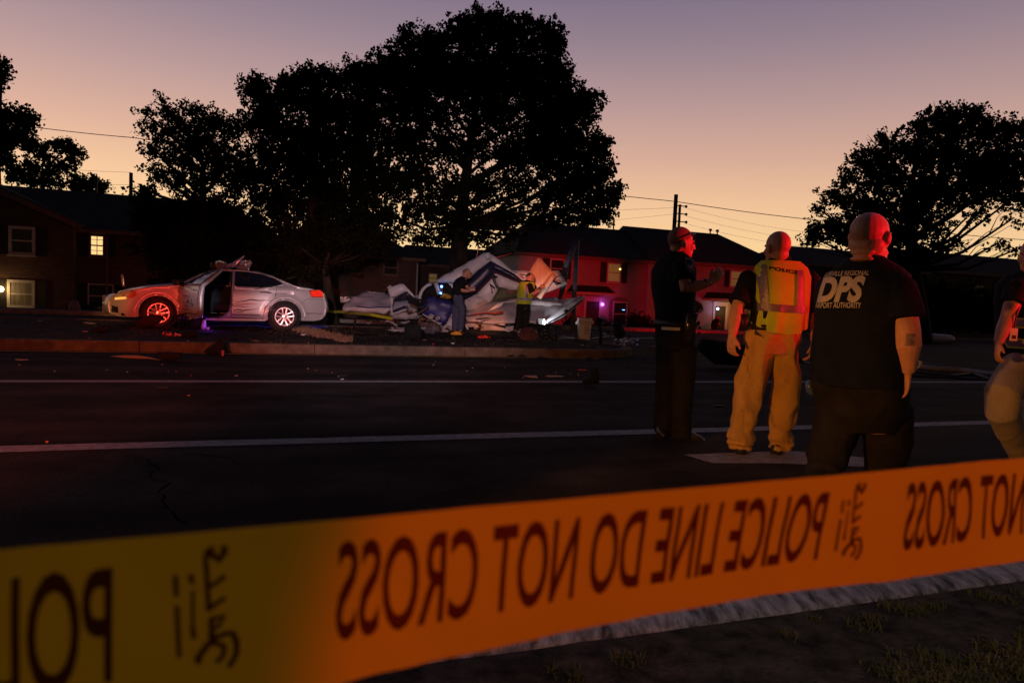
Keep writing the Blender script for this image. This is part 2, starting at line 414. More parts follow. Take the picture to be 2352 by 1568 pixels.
for nm, t, w, a, b, m in (('lane_line', 5.37, .20, -12, 40, M_white), ('lane_line', 8.98, .2, -14, 60, M_white), ('edge_line', 12.80, .1, -20, NOSE - 1.5, M_yel)):
    paint(nm, [(a, t), (b, t), (b, t + w), (a, t + w)], m, jag=.012)
pa = [st(G(u, v)) for u, v in ((1571, 1044.5), (1636, 1064), (1780, 1064.5), (1984, 1072), (1984, 1051), (1835, 1037), (1750, 1038))]
paint('turn_arrow', pa, M_white)
# cracks in the asphalt
M_crack = mat('crack_tar', (.006, .005, .005), .95, spec=0)
def crack(pts, w=.012, z=.003):
    P = [G(u, v) for u, v in pts]; Q = []
    for a, b in zip(P, P[1:]):
        k = max(2, int((b - a).length / .06))
        for j in range(k): Q.append(a.lerp(b, j / k) + Vector((random.uniform(-1, 1), random.uniform(-1, 1), 0)) * .018)
    mb = MB()
    for i, q in enumerate(Q):
        d = (Q[min(i + 1, len(Q) - 1)] - Q[max(0, i - 1)]).normalized(); n_ = Vector((-d.y, d.x, 0)) * w * random.uniform(.3, 1)
        mb.v += [q + n_ + Vector((0, 0, z)), q - n_ + Vector((0, 0, z))]
    mb.f = [(2 * i, 2 * i + 2, 2 * i + 3, 2 * i + 1) for i in range(len(Q) - 1)]
    tag(mb.build('road_crack', M_crack), kind='structure')
crack([(290, 1045), (330, 1055), (362, 1075), (345, 1095), (385, 1110), (362, 1130), (375, 1150), (400, 1170), (420, 1195), (450, 1212)], .007)
crack([(430, 1040), (520, 1052), (590, 1080)], .006)
crack([(700, 905), (820, 912), (960, 908)], .01)
crack([(1240, 1005), (1262, 1000), (1275, 1008)], .006)

# ------------------------------------------------------------------ grass
def tuft_mesh(name, spots, m, hmin, hmax, nb, spread, kind='stuff', w=.004):
    mb = MB()
    for (c, sc_) in spots:
        for _ in range(int(nb * sc_)):
            a = random.uniform(0, 6.28); r = spread * sc_ * math.sqrt(random.random()); p = Vector((c.x + r * math.cos(a), c.y + r * math.sin(a), c.z))
            h = random.uniform(hmin, hmax) * (.6 + .4 * sc_); b = random.uniform(0, 6.28); lean = Vector((math.cos(b), math.sin(b), 0)) * h * random.uniform(.2, 1.1); wd = Vector((-math.sin(b), math.cos(b), 0)) * w
            i = len(mb.v); q = p + lean * .35 + Vector((0, 0, h * .65)); e_ = p + lean + Vector((0, 0, h * random.uniform(.55, 1)))
            mb.v += [p - wd, p + wd, q + wd * .8, q - wd * .8, e_]; mb.f += [(i, i + 1, i + 2, i + 3), (i + 3, i + 2, i + 4)]
    return tag(mb.build(name, m), kind=kind)
M_grass = mat('grass_green', (.06, .085, .015), .8, var=.5, nscale=9, color2=(.19, .15, .05), transl=.3)
M_dry = mat('grass_dry', (.28, .17, .10), .9, var=.4, nscale=9)
sp = []
for u, v, k in ((1985, 1440, 1), (2010, 1425, .7), (1870, 1425, .4), (2060, 1400, 1.1), (2100, 1408, .8), (2130, 1395, .6), (2150, 1398, .7), (2255, 1372, 1), (2280, 1378, .8), (2310, 1385, .7), (2330, 1362, .6),
                (1300, 1552, .9), (1330, 1560, .5), (1440, 1520, .8), (1418, 1515, .3), (1800, 1455, .4), (1820, 1470, .5)):
    sp.append((G(u, v, .115), k * random.uniform(.7, 1)))
o = tuft_mesh('grass_tufts', sp, M_grass, .012, .038, 80, .065, w=.0025); tag(o, 'thin grass tufts pushing through the cracked old asphalt behind the near kerb', 'grass')
sp = []
for _ in range(420):
    s = random.uniform(.6, 4.2); t = random.uniform(.2, 1.12) + .1 * noise.noise(Vector((s, 0, 0)))
    sp.append((RP(s, t, .1), random.uniform(.5, 1)))
for _ in range(260):
    s = random.uniform(1.72, 3.6); t = random.uniform(1.0, 1.50) + .05 * noise.noise(Vector((s * 4, 0, 0)))
    sp.append((RP(s, t, .112), random.uniform(.3, .8)))
o = tuft_mesh('verge_grass', sp, M_grass, .015, .05, 80, .08, w=.003); tag(o, 'dim grass of the verge in the bottom right corner of the picture', 'grass')
sp = []
for _ in range(360):
    u = random.uniform(1160, 1320) if _ < 0 else random.uniform(672, 800); v = 752 + (u - 672) * .24 + random.gauss(0, 3)
    sp.append((G(u, v, MZ), random.uniform(.3, .8)))
for _ in range(60):
    u = random.uniform(1490, 1525); sp.append((G(u, random.uniform(796, 815), MZ), .5))
o = tuft_mesh('dry_grass', sp, M_dry, .03, .14, 14, .22, w=.006); tag(o, 'streak of dry pale grass on the median behind the silver sedan', 'grass')
sp = [(RP(random.uniform(-22, NOSE - 1), random.uniform(T0 + .3, T1_ - .3), MZ - .02), random.uniform(.4, 1)) for _ in range(1500)]
o = tuft_mesh('median_grass', sp, mat('dim_grass', (.05, .045, .02), .9, var=.5), .02, .06, 16, .25, w=.006); tag(o, 'short worn grass growing over the median', 'grass')

# ------------------------------------------------------------------ buildings
M_brick = mat('dark_brick', (.16, .085, .06), .9, var=.3, nscale=3, bump=.6, bscale=30)
n_ = M_brick.node_tree.nodes; l_ = M_brick.node_tree.links
def brickify(m, c1, c2, mor, scale=1.0):
    n = m.node_tree.nodes; l = m.node_tree.links; b = n['Principled BSDF']
    tcn = n.new('ShaderNodeTexCoord'); mp = n.new('ShaderNodeMapping'); mp.inputs['Rotation'].default_value = (math.pi / 2, 0, -TH)
    sx = n.new('ShaderNodeSeparateXYZ'); cb = n.new('ShaderNodeCombineXYZ'); l.new(tcn.outputs['Object'], sx.inputs[0])
    m1 = n.new('ShaderNodeMath'); m1.operation = 'MULTIPLY'; m1.inputs[1].default_value = 1.06; l.new(sx.outputs['X'], m1.inputs[0])
    l.new(m1.outputs[0], cb.inputs[0]); l.new(sx.outputs['Z'], cb.inputs[1])
    br = n.new('ShaderNodeTexBrick'); br.inputs['Scale'].default_value = scale; br.inputs['Brick Width'].default_value = .23; br.inputs['Row Height'].default_value = .075; br.inputs['Mortar Size'].default_value = .008
    br.inputs['Color1'].default_value = (*c1, 1); br.inputs['Color2'].default_value = (*c2, 1); br.inputs['Mortar'].default_value = (*mor, 1)
    l.new(cb.outputs[0], br.inputs['Vector']); 
    mxn = n.new('ShaderNodeMixRGB'); mxn.blend_type = 'MULTIPLY'; mxn.inputs[0].default_value = .6
    tn = n.new('ShaderNodeTexNoise'); tn.inputs['Scale'].default_value = .5; tn.inputs['Detail'].default_value = 8; l.new(tcn.outputs['Object'], tn.inputs[0])
    l.new(br.outputs['Color'], mxn.inputs[1]); l.new(tn.outputs['Fac'], mxn.inputs[2]); l.new(mxn.outputs[0], b.inputs['Base Color'])
brickify(M_brick, (.2, .1, .07), (.11, .055, .045), (.17, .15, .13))
M_pbrick = mat('painted_brick', (.6, .57, .52), .8, var=.1, nscale=2, bump=.3, bscale=30)
brickify(M_pbrick, (.62, .6, .56), (.52, .5, .46), (.45, .43, .4))
M_roof = mat('roof_shingle', (.028, .026, .026), .9, var=.4, nscale=4, bump=.8, bscale=18, stretch=(1, 1, 4), spec=.05)
M_trim = mat('trim_white', (.55, .53, .5), .6, var=.1)
M_btrim = mat('trim_brown', (.2, .11, .08), .7, var=.1)
M_shut = mat('shutter_black', (.012, .012, .013), .6, stretch=(1, 1, 20), bump=.5)
M_pane = mat('window_glass', (.03, .03, .035), .12, var=.2, spec=.6)
M_pane_dim = mat('window_curtain', (.22, .2, .16), .5, var=.35, nscale=3, stretch=(3, 3, .3))
M_pane_lit = mat('window_lit_room', (.8, .6, .3), .5, emit=(1, .66, .26), estr=1.1, var=.3)
M_pane_half = mat('window_dim_lit', (.3, .25, .12), .5, emit=(.9, .5, .14), estr=.09, var=.3)
M_door = mat('door_dark', (.03, .022, .02), .5, var=.2)

def window(par, org, s0, s1, z0, z1, t, fm, pm, shut=0, fw=.07, muntin=0, arch=0):
    mb = MB(org)
    for a in ((s0, s1, z0, z0 + fw), (s0, s1, z1 - fw, z1), (s0, s0 + fw, z0 + fw, z1 - fw), (s1 - fw, s1, z0 + fw, z1 - fw)): mb.rbox(a[0], a[1], t - .07, t + .02, a[2], a[3])
    zm = (z0 + z1) / 2; mb.rbox(s0 + fw, s1 - fw, t - .055, t, zm - .03, zm + .03); mb.rbox(s0 - .05, s1 + .05, t - .12, t - .002, z0 - .06, z0 - .002)
    w = mb.build('window', fm, par)
    p = MB(org).rbox(s0 + fw, s1 - fw, t - .03, t - .01, z0 + fw, z1 - fw).build('pane', pm, w)
    if muntin:
        mb = MB(org); sm_ = (s0 + s1) / 2; mb.rbox(sm_ - .015, sm_ + .015, t - .05, t - .032, z0 + fw, z1 - fw)
        for k in range(1, 4): z = z0 + (z1 - z0) * k / 4 + .02; mb.rbox(s0 + fw, s1 - fw, t - .049, t - .033, z - .012, z + .012)
        mb.build('muntin', M_btrim, w)
    if shut:
        for a, b in ((s0 - shut - .03, s0 - .03), (s1 + .03, s1 + shut + .03)):
            mb = MB(org)
            for k in range(14): z = z0 + (z1 - z0) * k / 14; mb.rbox(a + .04, b - .04, t - .05, t - .02, z + .01, z + (z1 - z0) / 14 - .008)
            mb.rbox(a, a + .04, t - .06, t - .003, z0, z1); mb.rbox(b - .04, b, t - .06, t - .003, z0, z1); mb.rbox(a + .04, b - .04, t - .019, t - .004, z0, z1)
            mb.build('shutter', M_shut, par)
    return w
def roof(par, org, s0, s1, t0, t1, ze, zr, in0, in1, m=None, oh=.35, fascia=M_btrim):
    """hip (in>0) or gable (in=0) roof with an eave board"""
    tm = (t0 + t1) / 2; a0, a1, b0, b1 = s0 - oh, s1 + oh, t0 - oh, t1 + oh
    E = [RP(a0, b0, ze), RP(a1, b0, ze), RP(a1, b1, ze), RP(a0, b1, ze)]; R1, R2 = RP(a0 + in0, tm, zr), RP(a1 - in1, tm, zr)
    mb = MB(org); d = Vector((0, 0, -.12)); i = len(mb.v)
    mb.v += E + [R1, R2] + [p + d for p in E]
    mb.f += [(0, 1, 5, 4), (2, 3, 4, 5), (1, 2, 5), (3, 0, 4), (6, 9, 8, 7), (0, 6, 7, 1), (1, 7, 8, 2), (2, 8, 9, 3), (3, 9, 6, 0)]
    r = mb.build('roof', m or M_roof, par)
    MB(org).rbox(a0 + .01, a1 - .01, b0 - .03, b0 - .003, ze - .2, ze - .01).build('fascia', fascia, r)
    MB(org).rbox(a0 + .01, a1 - .01, b0 + .01, t0 - .01, ze - .2, ze - .13).build('soffit', fascia, r)
    return r
def vent(par, org, p, h=.5, cap=.14):
    mb = MB(org); mb.tube([p + Vector((0, 0, -.3)), p + Vector((0, 0, h))], .05, 8); mb.tube([p + Vector((0, 0, h)), p + Vector((0, 0, h + .16))], cap, 8)
    mb.build('vent_pipe', mat('vent_metal', (.04, .04, .04), .6), par)

BZ = -.9
# --- left brick building
T = 38.0
sL, sR = fsz(-420, 600, T)[0], fsz(640, 600, T)[0]
org = RP((sL + sR) / 2, T + 4, BZ); B1 = thing('brick_building', org, 'dark two storey brick apartment building with one lit upper window, at the left edge', 'building')
ze = fsz(250, 528, T - .35)[1]; zr = fsz(150, 437, T + 4.5)[1]
MB(org).rbox(sL, sR, T, T + 9, BZ, ze - .13).build('wall', M_brick, B1)
r1 = roof(B1, org, sL, sR, T, T + 9, ze, zr, 0, 3)
g1 = fsz(0, 437, T - .6); g2 = fsz(192, 522, T - .6); sl = (g1[1] - g2[1]) / (g2[0] - g1[0]); ap = (g1[0] - 3.0, g1[1] + 3.0 * sl)
gl = 2 * ap[0] - g2[0]
MB(org).prism([RP(gl, T - .55, BZ), RP(g2[0] - .4, T - .55, BZ), RP(g2[0] - .4, T - .55, g2[1] - .1), RP(ap[0], T - .55, ap[1] - .25), RP(gl + .4, T - .55, g2[1] - .1)], RN * .54).build('wall', M_brick, B1)
mb = MB(org)
for sg in (1, -1):
    e_ = RP(ap[0] + sg * (g2[0] - ap[0]), T - .8, g2[1]); a_ = RP(ap[0], T - .8, ap[1]); mb.prism([a_, e_, e_ + Vector((0, 0, .14)), a_ + Vector((0, 0, .18))], RN * 6)
mb.build('roof', M_roof, B1)
mb = MB(org)
for sg in (1, -1):
    e_ = RP(ap[0] + sg * (g2[0] - ap[0]), T - .86, g2[1]); a_ = RP(ap[0], T - .86, ap[1]); mb.prism([a_ + Vector((0, 0, -.2)), e_ + Vector((0, 0, -.2)), e_ + Vector((0, 0, .1)), a_ + Vector((0, 0, .1))], RN * .05)
mb.build('rake_board', M_btrim, B1)
def winpx(B, org, T, u0, u1, v0, v1, fm, pm, **k):
    a = fsz(u0, (v0 + v1) / 2, T); b = fsz(u1, (v0 + v1) / 2, T); uc = (u0 + u1) / 2
    return window(B, org, a[0], b[0], fsz(uc, v1, T)[1], fsz(uc, v0, T)[1], T, fm, pm, **k)
Tg = T - .56
winpx(B1, org, Tg, 20, 82, 520, 586, M_trim, M_pane, shut=.42, fw=.13)
winpx(B1, org, Tg, 17, 81, 643, 707, M_trim, M_pane_dim, shut=.42, fw=.12)
winpx(B1, org, T - .01, 205, 241.5, 539, 589, M_btrim, M_pane_lit, shut=.42, fw=.09, muntin=1)
winpx(B1, org, T - .01, 202, 262, 652, 708, M_trim, M_pane, shut=.42, fw=.06)
winpx(B1, org, T - .01, 430, 470, 543, 592, M_btrim, M_pane, shut=.4)
ds = fsz(150.5, 600, T - .6)[0]
a = fsz(246, 660, T)[0]; MB(org).tube([RP(a, T - .08, BZ), RP(a, T - .08, ze - .3)], .05, 8).build('downspout', M_btrim, B1)
p = FU(1, 664, Tg - .2)
wl = MB(org); wl.sph(p, .13); wl.build('porch_lamp', mat('lamp_warm', (1, .8, .5), emit=(1, .62, .2), estr=14), B1)
lamp('porch_light', 'POINT', p - RN * .3, 14, (1, .6, .25), size=.1)
vent(B1, org, FU(222, 440, T + 5), .5, .1)

# --- middle brick house, half hidden by the trees
T = 38.5
sL, sR = fsz(640, 600, T)[0] , fsz(960, 640, T)[0]
org = RP((sL + sR) / 2, T + 4, BZ); B2 = thing('brick_house', org, 'dark red brick house half hidden behind the trees, left of the wreckage', 'house')
ze = fsz(940, 592, T)[1]; zr = fsz(860, 520, T + 4)[1]
MB(org).rbox(sL, sR, T, T + 8, BZ, ze - .13).build('wall', M_brick, B2)
roof(B2, org, sL, sR, T, T + 8, ze, zr, 2, 3.2)
winpx(B2, org, T - .01, 880, 914, 597, 632, M_btrim, M_pane, fw=.07)
winpx(B2, org, T - .01, 880, 914, 665, 705, M_btrim, M_pane, fw=.07)
winpx(B2, org, T - .01, 790, 824, 588, 628, M_btrim, M_pane, fw=.07)
a = fsz(957, 640, T)[0]; MB(org).tube([RP(a, T - .08, BZ), RP(a, T - .08, ze - .3)], .05, 8).build('downspout', M_trim, B2)

T = 47.0
sL, sR = fsz(930, 600, T)[0], fsz(1215, 640, T)[0]; org = RP((sL + sR) / 2, T + 3, BZ); B4 = thing('dark_house', org, 'unlit house behind the tallest tree trunk, beyond the half hidden brick house', 'house')
ze = fsz(1080, 612, T)[1]; zr = fsz(1080, 572, T + 3.5)[1]
MB(org).rbox(sL, sR, T, T + 7, BZ, ze - .13).build('wall', M_brick, B4); roof(B4, org, sL, sR, T, T + 7, ze, zr, 1, 1)
winpx(B4, org, T - .01, 984, 1004, 628, 650, M_trim, M_pane_half, fw=.06)
# --- red lit town house (left half) and its neighbour
T = 40.0
sL, sR = fsz(1188, 650, T)[0], fsz(1486, 650, T)[0]
org = RP((sL + sR) / 2, T + 4, BZ); B3 = thing('town_house', org, 'white painted town house washed in red light, with arched lower window, behind the bin', 'house')
ze = fsz(1400, 592, T - .35)[1]; zr = fsz(1400, 526, T + 4.5)[1]
MB(org).rbox(sL, sR, T, T + 9, BZ, ze - .13).build('wall', M_pbrick, B3)
roof(B3, org, sL, sR + .3, T, T + 9, ze, zr, 2.5, 0)
winpx(B3, org, T - .01, 1393, 1426, 603, 649, M_trim, M_pane_half, shut=.42, fw=.1)
winpx(B3, org, T - .01, 1262, 1296, 594, 640, M_trim, M_pane, shut=.42, fw=.1)
# arched recess of brick round the lower window
def facpoly(pts, T): return [RP(*(lambda q: (q[0], T, q[1]))(fsz(u, v, T))) for u, v in pts]
arc = [(1399, 752), (1399, 700)] + [(1423 - 24 * math.cos(math.pi * k / 10), 700 - 18 * math.sin(math.pi * k / 10)) for k in range(1, 10)] + [(1447, 700), (1447, 752)]
MB(org).prism(facpoly(arc, T - .03), RN * .027).build('arch_surround', mat('arch_brick', (.2, .16, .14), .8, var=.3), B3)
winpx(B3, org, T - .035, 1406, 1440, 692, 750, M_trim, M_pane, fw=.1)
# door under a hipped hood
def doorway(B, org, T, u0, u1, vt, vb, hood, dm):
    s0, s1 = fsz(u0, (vt + vb) / 2, T)[0], fsz(u1, (vt + vb) / 2, T)[0]; zt = fsz((u0 + u1) / 2, vt, T)[1]
    mb = MB(org); w = .16
    mb.rbox(s0 - w, s0, T - .08, T - .002, BZ, zt); mb.rbox(s1, s1 + w, T - .08, T - .002, BZ, zt); mb.rbox(s0 - w, s1 + w, T - .1, T - .002, zt, zt + .2); mb.rbox(s0 - .25, s1 + .25, T - .16, T - .004, zt + .2, zt + .3)
    f = mb.build('door_frame', M_trim, B); d = MB(org).rbox(s0, s1, T - .04, T - .003, BZ, zt).build('door', dm, B)
    mb = MB(org)
    for zz0, zz1 in ((.15, .75), (.9, 1.8)):
        for a, b in ((s0 + .1, (s0 + s1) / 2 - .06), ((s0 + s1) / 2 + .06, s1 - .1)): mb.rbox(a, b, T - .055, T - .041, BZ + zz0, BZ + zz1)
    mb.build('door_panel', M_door, d)
    a = fsz(hood[0], hood[2], T)[0]; b = fsz(hood[1], hood[2], T)[0]; z0, z1 = fsz((hood[0] + hood[1]) / 2, hood[3], T)[1], fsz((hood[0] + hood[1]) / 2, hood[2], T)[1]
    mb = MB(org); E = [RP(a, T - .9, z0), RP(b, T - .9, z0), RP(b, T - .003, z0), RP(a, T - .003, z0), RP(a + .35, T - .45, z1), RP(b - .35, T - .45, z1), RP(b - .35, T - .004, z1), RP(a + .35, T - .004, z1)]
    mb.v = E; mb.f = [(0, 1, 5, 4), (1, 2, 6, 5), (3, 0, 4, 7), (4, 5, 6, 7), (0, 3, 2, 1)]; h = mb.build('door_hood', M_roof, B)
    mb = MB(org); mb.rbox(a + .05, b - .05, T - .85, T - .01, z0 - .16, z0 - .004); mb.build('hood_trim', M_trim, h)
    return s0, s1, zt
doorway(B3, org, T, 1344, 1374, 692, 762, (1302, 1400, 656, 671), M_door)
p = FU(1384, 699, T - .15); MB(org).sph(p, .09).build('porch_lamp', mat('lamp_purple', (.8, .3, 1), emit=(.7, .12, 1), estr=9), B3)
lamp('porch_light_purple', 'POINT', p - RN * .3, 2.2, (.6, .1, 1), size=.1)
MB(org).rbox(fsz(1428, 710, T)[0], fsz(1434, 710, T)[0], T - .08, T - .072, fsz(1430, 712, T)[1], fsz(1430, 710.8, T)[1]).build('blue_display', mat('screen_blue', (.1, .3, 1), emit=(.1, .35, 1), estr=6), B3)
MB(org).sph(FU(1424.5, 618, T - .06), .05).build('inside_lamp', mat('lamp_yellow', (1, .8, .3), emit=(1, .7, .15), estr=6), B3)
vent(B3, org, FU(1409, 526, T + 4.5), .45, .08)
sL2, sR2 = sR + .3, fsz(1800, 650, T + .3)[0]; To = T; T = T + .3
org = RP((sL2 + sR2) / 2, T + 4, BZ); B5 = thing('town_house', org, 'town house with a porch lamp and amber lit door wall, behind the dark shirted officer', 'house')
ze = fsz(1640, 604, T - .35)[1]; zr = fsz(1620, 535, T + 4.5)[1]
MB(org).rbox(sL2, sR2, T, T + 9, BZ, ze - .13).build('wall', M_pbrick, B5)
MB(org).rbox(sL2 - .4, sL2 + .15, T - .5, T - .003, BZ, ze - .14).build('wall', M_pbrick, B5)
roof(B5, org, sL2, sR2, T, T + 9, ze, zr, 0.6, 3.0)
winpx(B5, org, T - .01, 1675, 1708, 621, 660, M_trim, M_pane_half, shut=.36, fw=.1)
winpx(B5, org, T - .01, 1540, 1572, 610, 652, M_trim, M_pane, shut=.4, fw=.1)
doorway(B5, org, T, 1640, 1664, 703, 768, (1615, 1690, 672, 686), M_door)
p = FU(1648.5, 709, T - .5); MB(org).sph(p, .08).build('porch_lamp', mat('lamp_white', (.8, .8, 1), emit=(.6, .5, 1), estr=14), B5)
lamp('porch_light_white', 'POINT', p - RN * .1, 3, (.8, .8, 1), size=.1)
lamp('doorway_amber', 'POINT', FU(1690, 716, T - 1.0), 16, (1, .55, .12), size=.2)
for u, v in ((1631, 541), (1647, 543)): vent(B5, org, FU(u, v, T + 4.5), .35, .12)
# --- far dark houses on the right
T = 40.5
sL3, sR3 = sR2 + 1.2, fsz(2120, 640, T)[0]; org = RP((sL3 + sR3) / 2, T + 4, BZ); B6 = thing('dark_house', org, 'unlit low house in deep shade between the right hand officers', 'house')
ze = fsz(1950, 612, T)[1]; zr = fsz(1900, 572, T + 4.5)[1]
MB(org).rbox(sL3, sR3, T, T + 9, BZ, ze - .13).build('wall', M_brick, B6); roof(B6, org, sL3, sR3, T, T + 9, ze, zr, 3, 1)
winpx(B6, org, T - .01, 1880, 1905, 640, 680, M_btrim, M_pane); winpx(B6, org, T - .01, 2050, 2075, 645, 685, M_btrim, M_pane)
for u, v in ((1842, 570), (1853, 571)): vent(B6, org, FU(u, v, T + 4.5), .25, .14)
T = 41; sL4, sR4 = sR3 + 1.0, fsz(2650, 640, T)[0]; org = RP((sL4 + sR4) / 2, T + 4, BZ); B7 = thing('dark_house', org, 'unlit house at the right edge, its ridge under the bare branches', 'house')
ze = fsz(2250, 628, T)[1]; zr = fsz(2250, 588, T + 4.5)[1]
MB(org).rbox(sL4, sR4, T, T + 9, BZ, ze - .13).build('wall', M_brick, B7); roof(B7, org, sL4, sR4, T, T + 9, ze, zr, 2, 2)
winpx(B7, org, T - .01, 2236, 2262, 655, 700, M_btrim, M_pane)

# ------------------------------------------------------------------ poles and wires
M_pole = mat('pole_wood', (.02, .015, .012), .9, var=.3); M_wire = mat('wire_black', (.01, .01, .01), .6)
def pole(u, v, Y, r, label):
    top = W(u, v, Y); base = Vector((top.x, top.y, BZ)); org = base
    th = thing('utility_pole', base, label, 'utility pole'); MB(org).tube([base, base.lerp(top, .5), top], [r * 1.3, r * 1.1, r], 10).build('shaft', M_pole, th); return th, org, top
p1, o1, t1 = pole(1553, 447, 52, .15, 'thick plain utility pole rising behind the town house roofs'); 
p2, o2, t2 = pole(1562, 470, 58, .11, 'thinner utility pole with insulators, just right of the thick pole')
mb = MB(o2)
for k, v in enumerate((473, 491, 509, 527)):
    q = W(1562, v, 58); mb.tube([q - RS * .5, q + RS * .55], .045, 8); mb.sph(q + RS * .6, .12); mb.sph(q - RS * .5, .09)
mb.build('insulator', M_pole, p2)
p3, o3, t3 = pole(301, 397, 50, .12, 'short dark pole top above the left roof, beside the trees')
def wire(pts, r, label, sag=.3):
    P = [W(*p) for p in pts]; Q = []
    for a, b in zip(P, P[1:]):
        for j in range(12): f = j / 12; Q.append(a.lerp(b, f) - Vector((0, 0, sag * 4 * f * (1 - f))))
    Q.append(P[-1]); o = MB().tube(Q, r, 6).build('overhead_wire', M_wire); tag(o, label, 'wire', 'overhead wires')
wire([(-120, 262, 50), (301, 316, 50), (1553, 463, 52), (2000, 517, 54), (2500, 560, 60)], .028, 'thickest black overhead cable crossing the whole sky from left to right', 0.15)
wire([(-60, 374, 56), (301, 396, 50)], .010, 'faint thin wire ending at the short left pole, upper one', .1)
wire([(-60, 407, 56), (301, 425, 50)], .010, 'faint thin wire ending at the short left pole, lower one', .1)
wire([(1100, 487, 60), (1553, 477, 52)], .010, 'thin wire running left from near the top of the thick pole', .1)
wire([(1200, 520, 60), (1553, 491, 52)], .009, 'thin wire with a slight rise reaching the thick pole from the left', .1)
for v0, v1 in ((474, 538), (492, 556), (510, 572)):
    wire([(1572, v0 + 3, 58), (1900, v1, 62), (2300, v1 + 60, 70)], .009, {474: 'uppermost', 492: 'middle', 510: 'lowest'}[v0] + ' of the three thin wires leaving the insulators to the right', .3)
# broken street pole beside the bin
M_met = mat('pole_metal', (.13, .115, .15), .55, metal=.4, var=.25, nscale=8)
b_ = G(1314, 772, .15); YP = b_.y; tp = W(1326, 551, YP)
th = thing('street_pole', b_, 'bent grey metal street pole standing beside the white bin', 'street pole')
MB(b_).tube([b_, b_.lerp(tp, .5), tp], [.075, .07, .065], 12).build('shaft', M_met, th, True)
MB(b_).tube([W(1325, 553, YP + .02), W(1311, 585, YP - .1), W(1298, 616, YP - .2)], [.08, .1, .09], 10).build('bent_arm', M_met, th, True)
MB(b_).tube([W(1299, 612, YP - .18), W(1296, 650, YP - .1), W(1284, 690, YP)], [.09, .075, .06], 10).build('bent_arm', mat('pole_dark', (.05, .045, .055), .5), th, True)

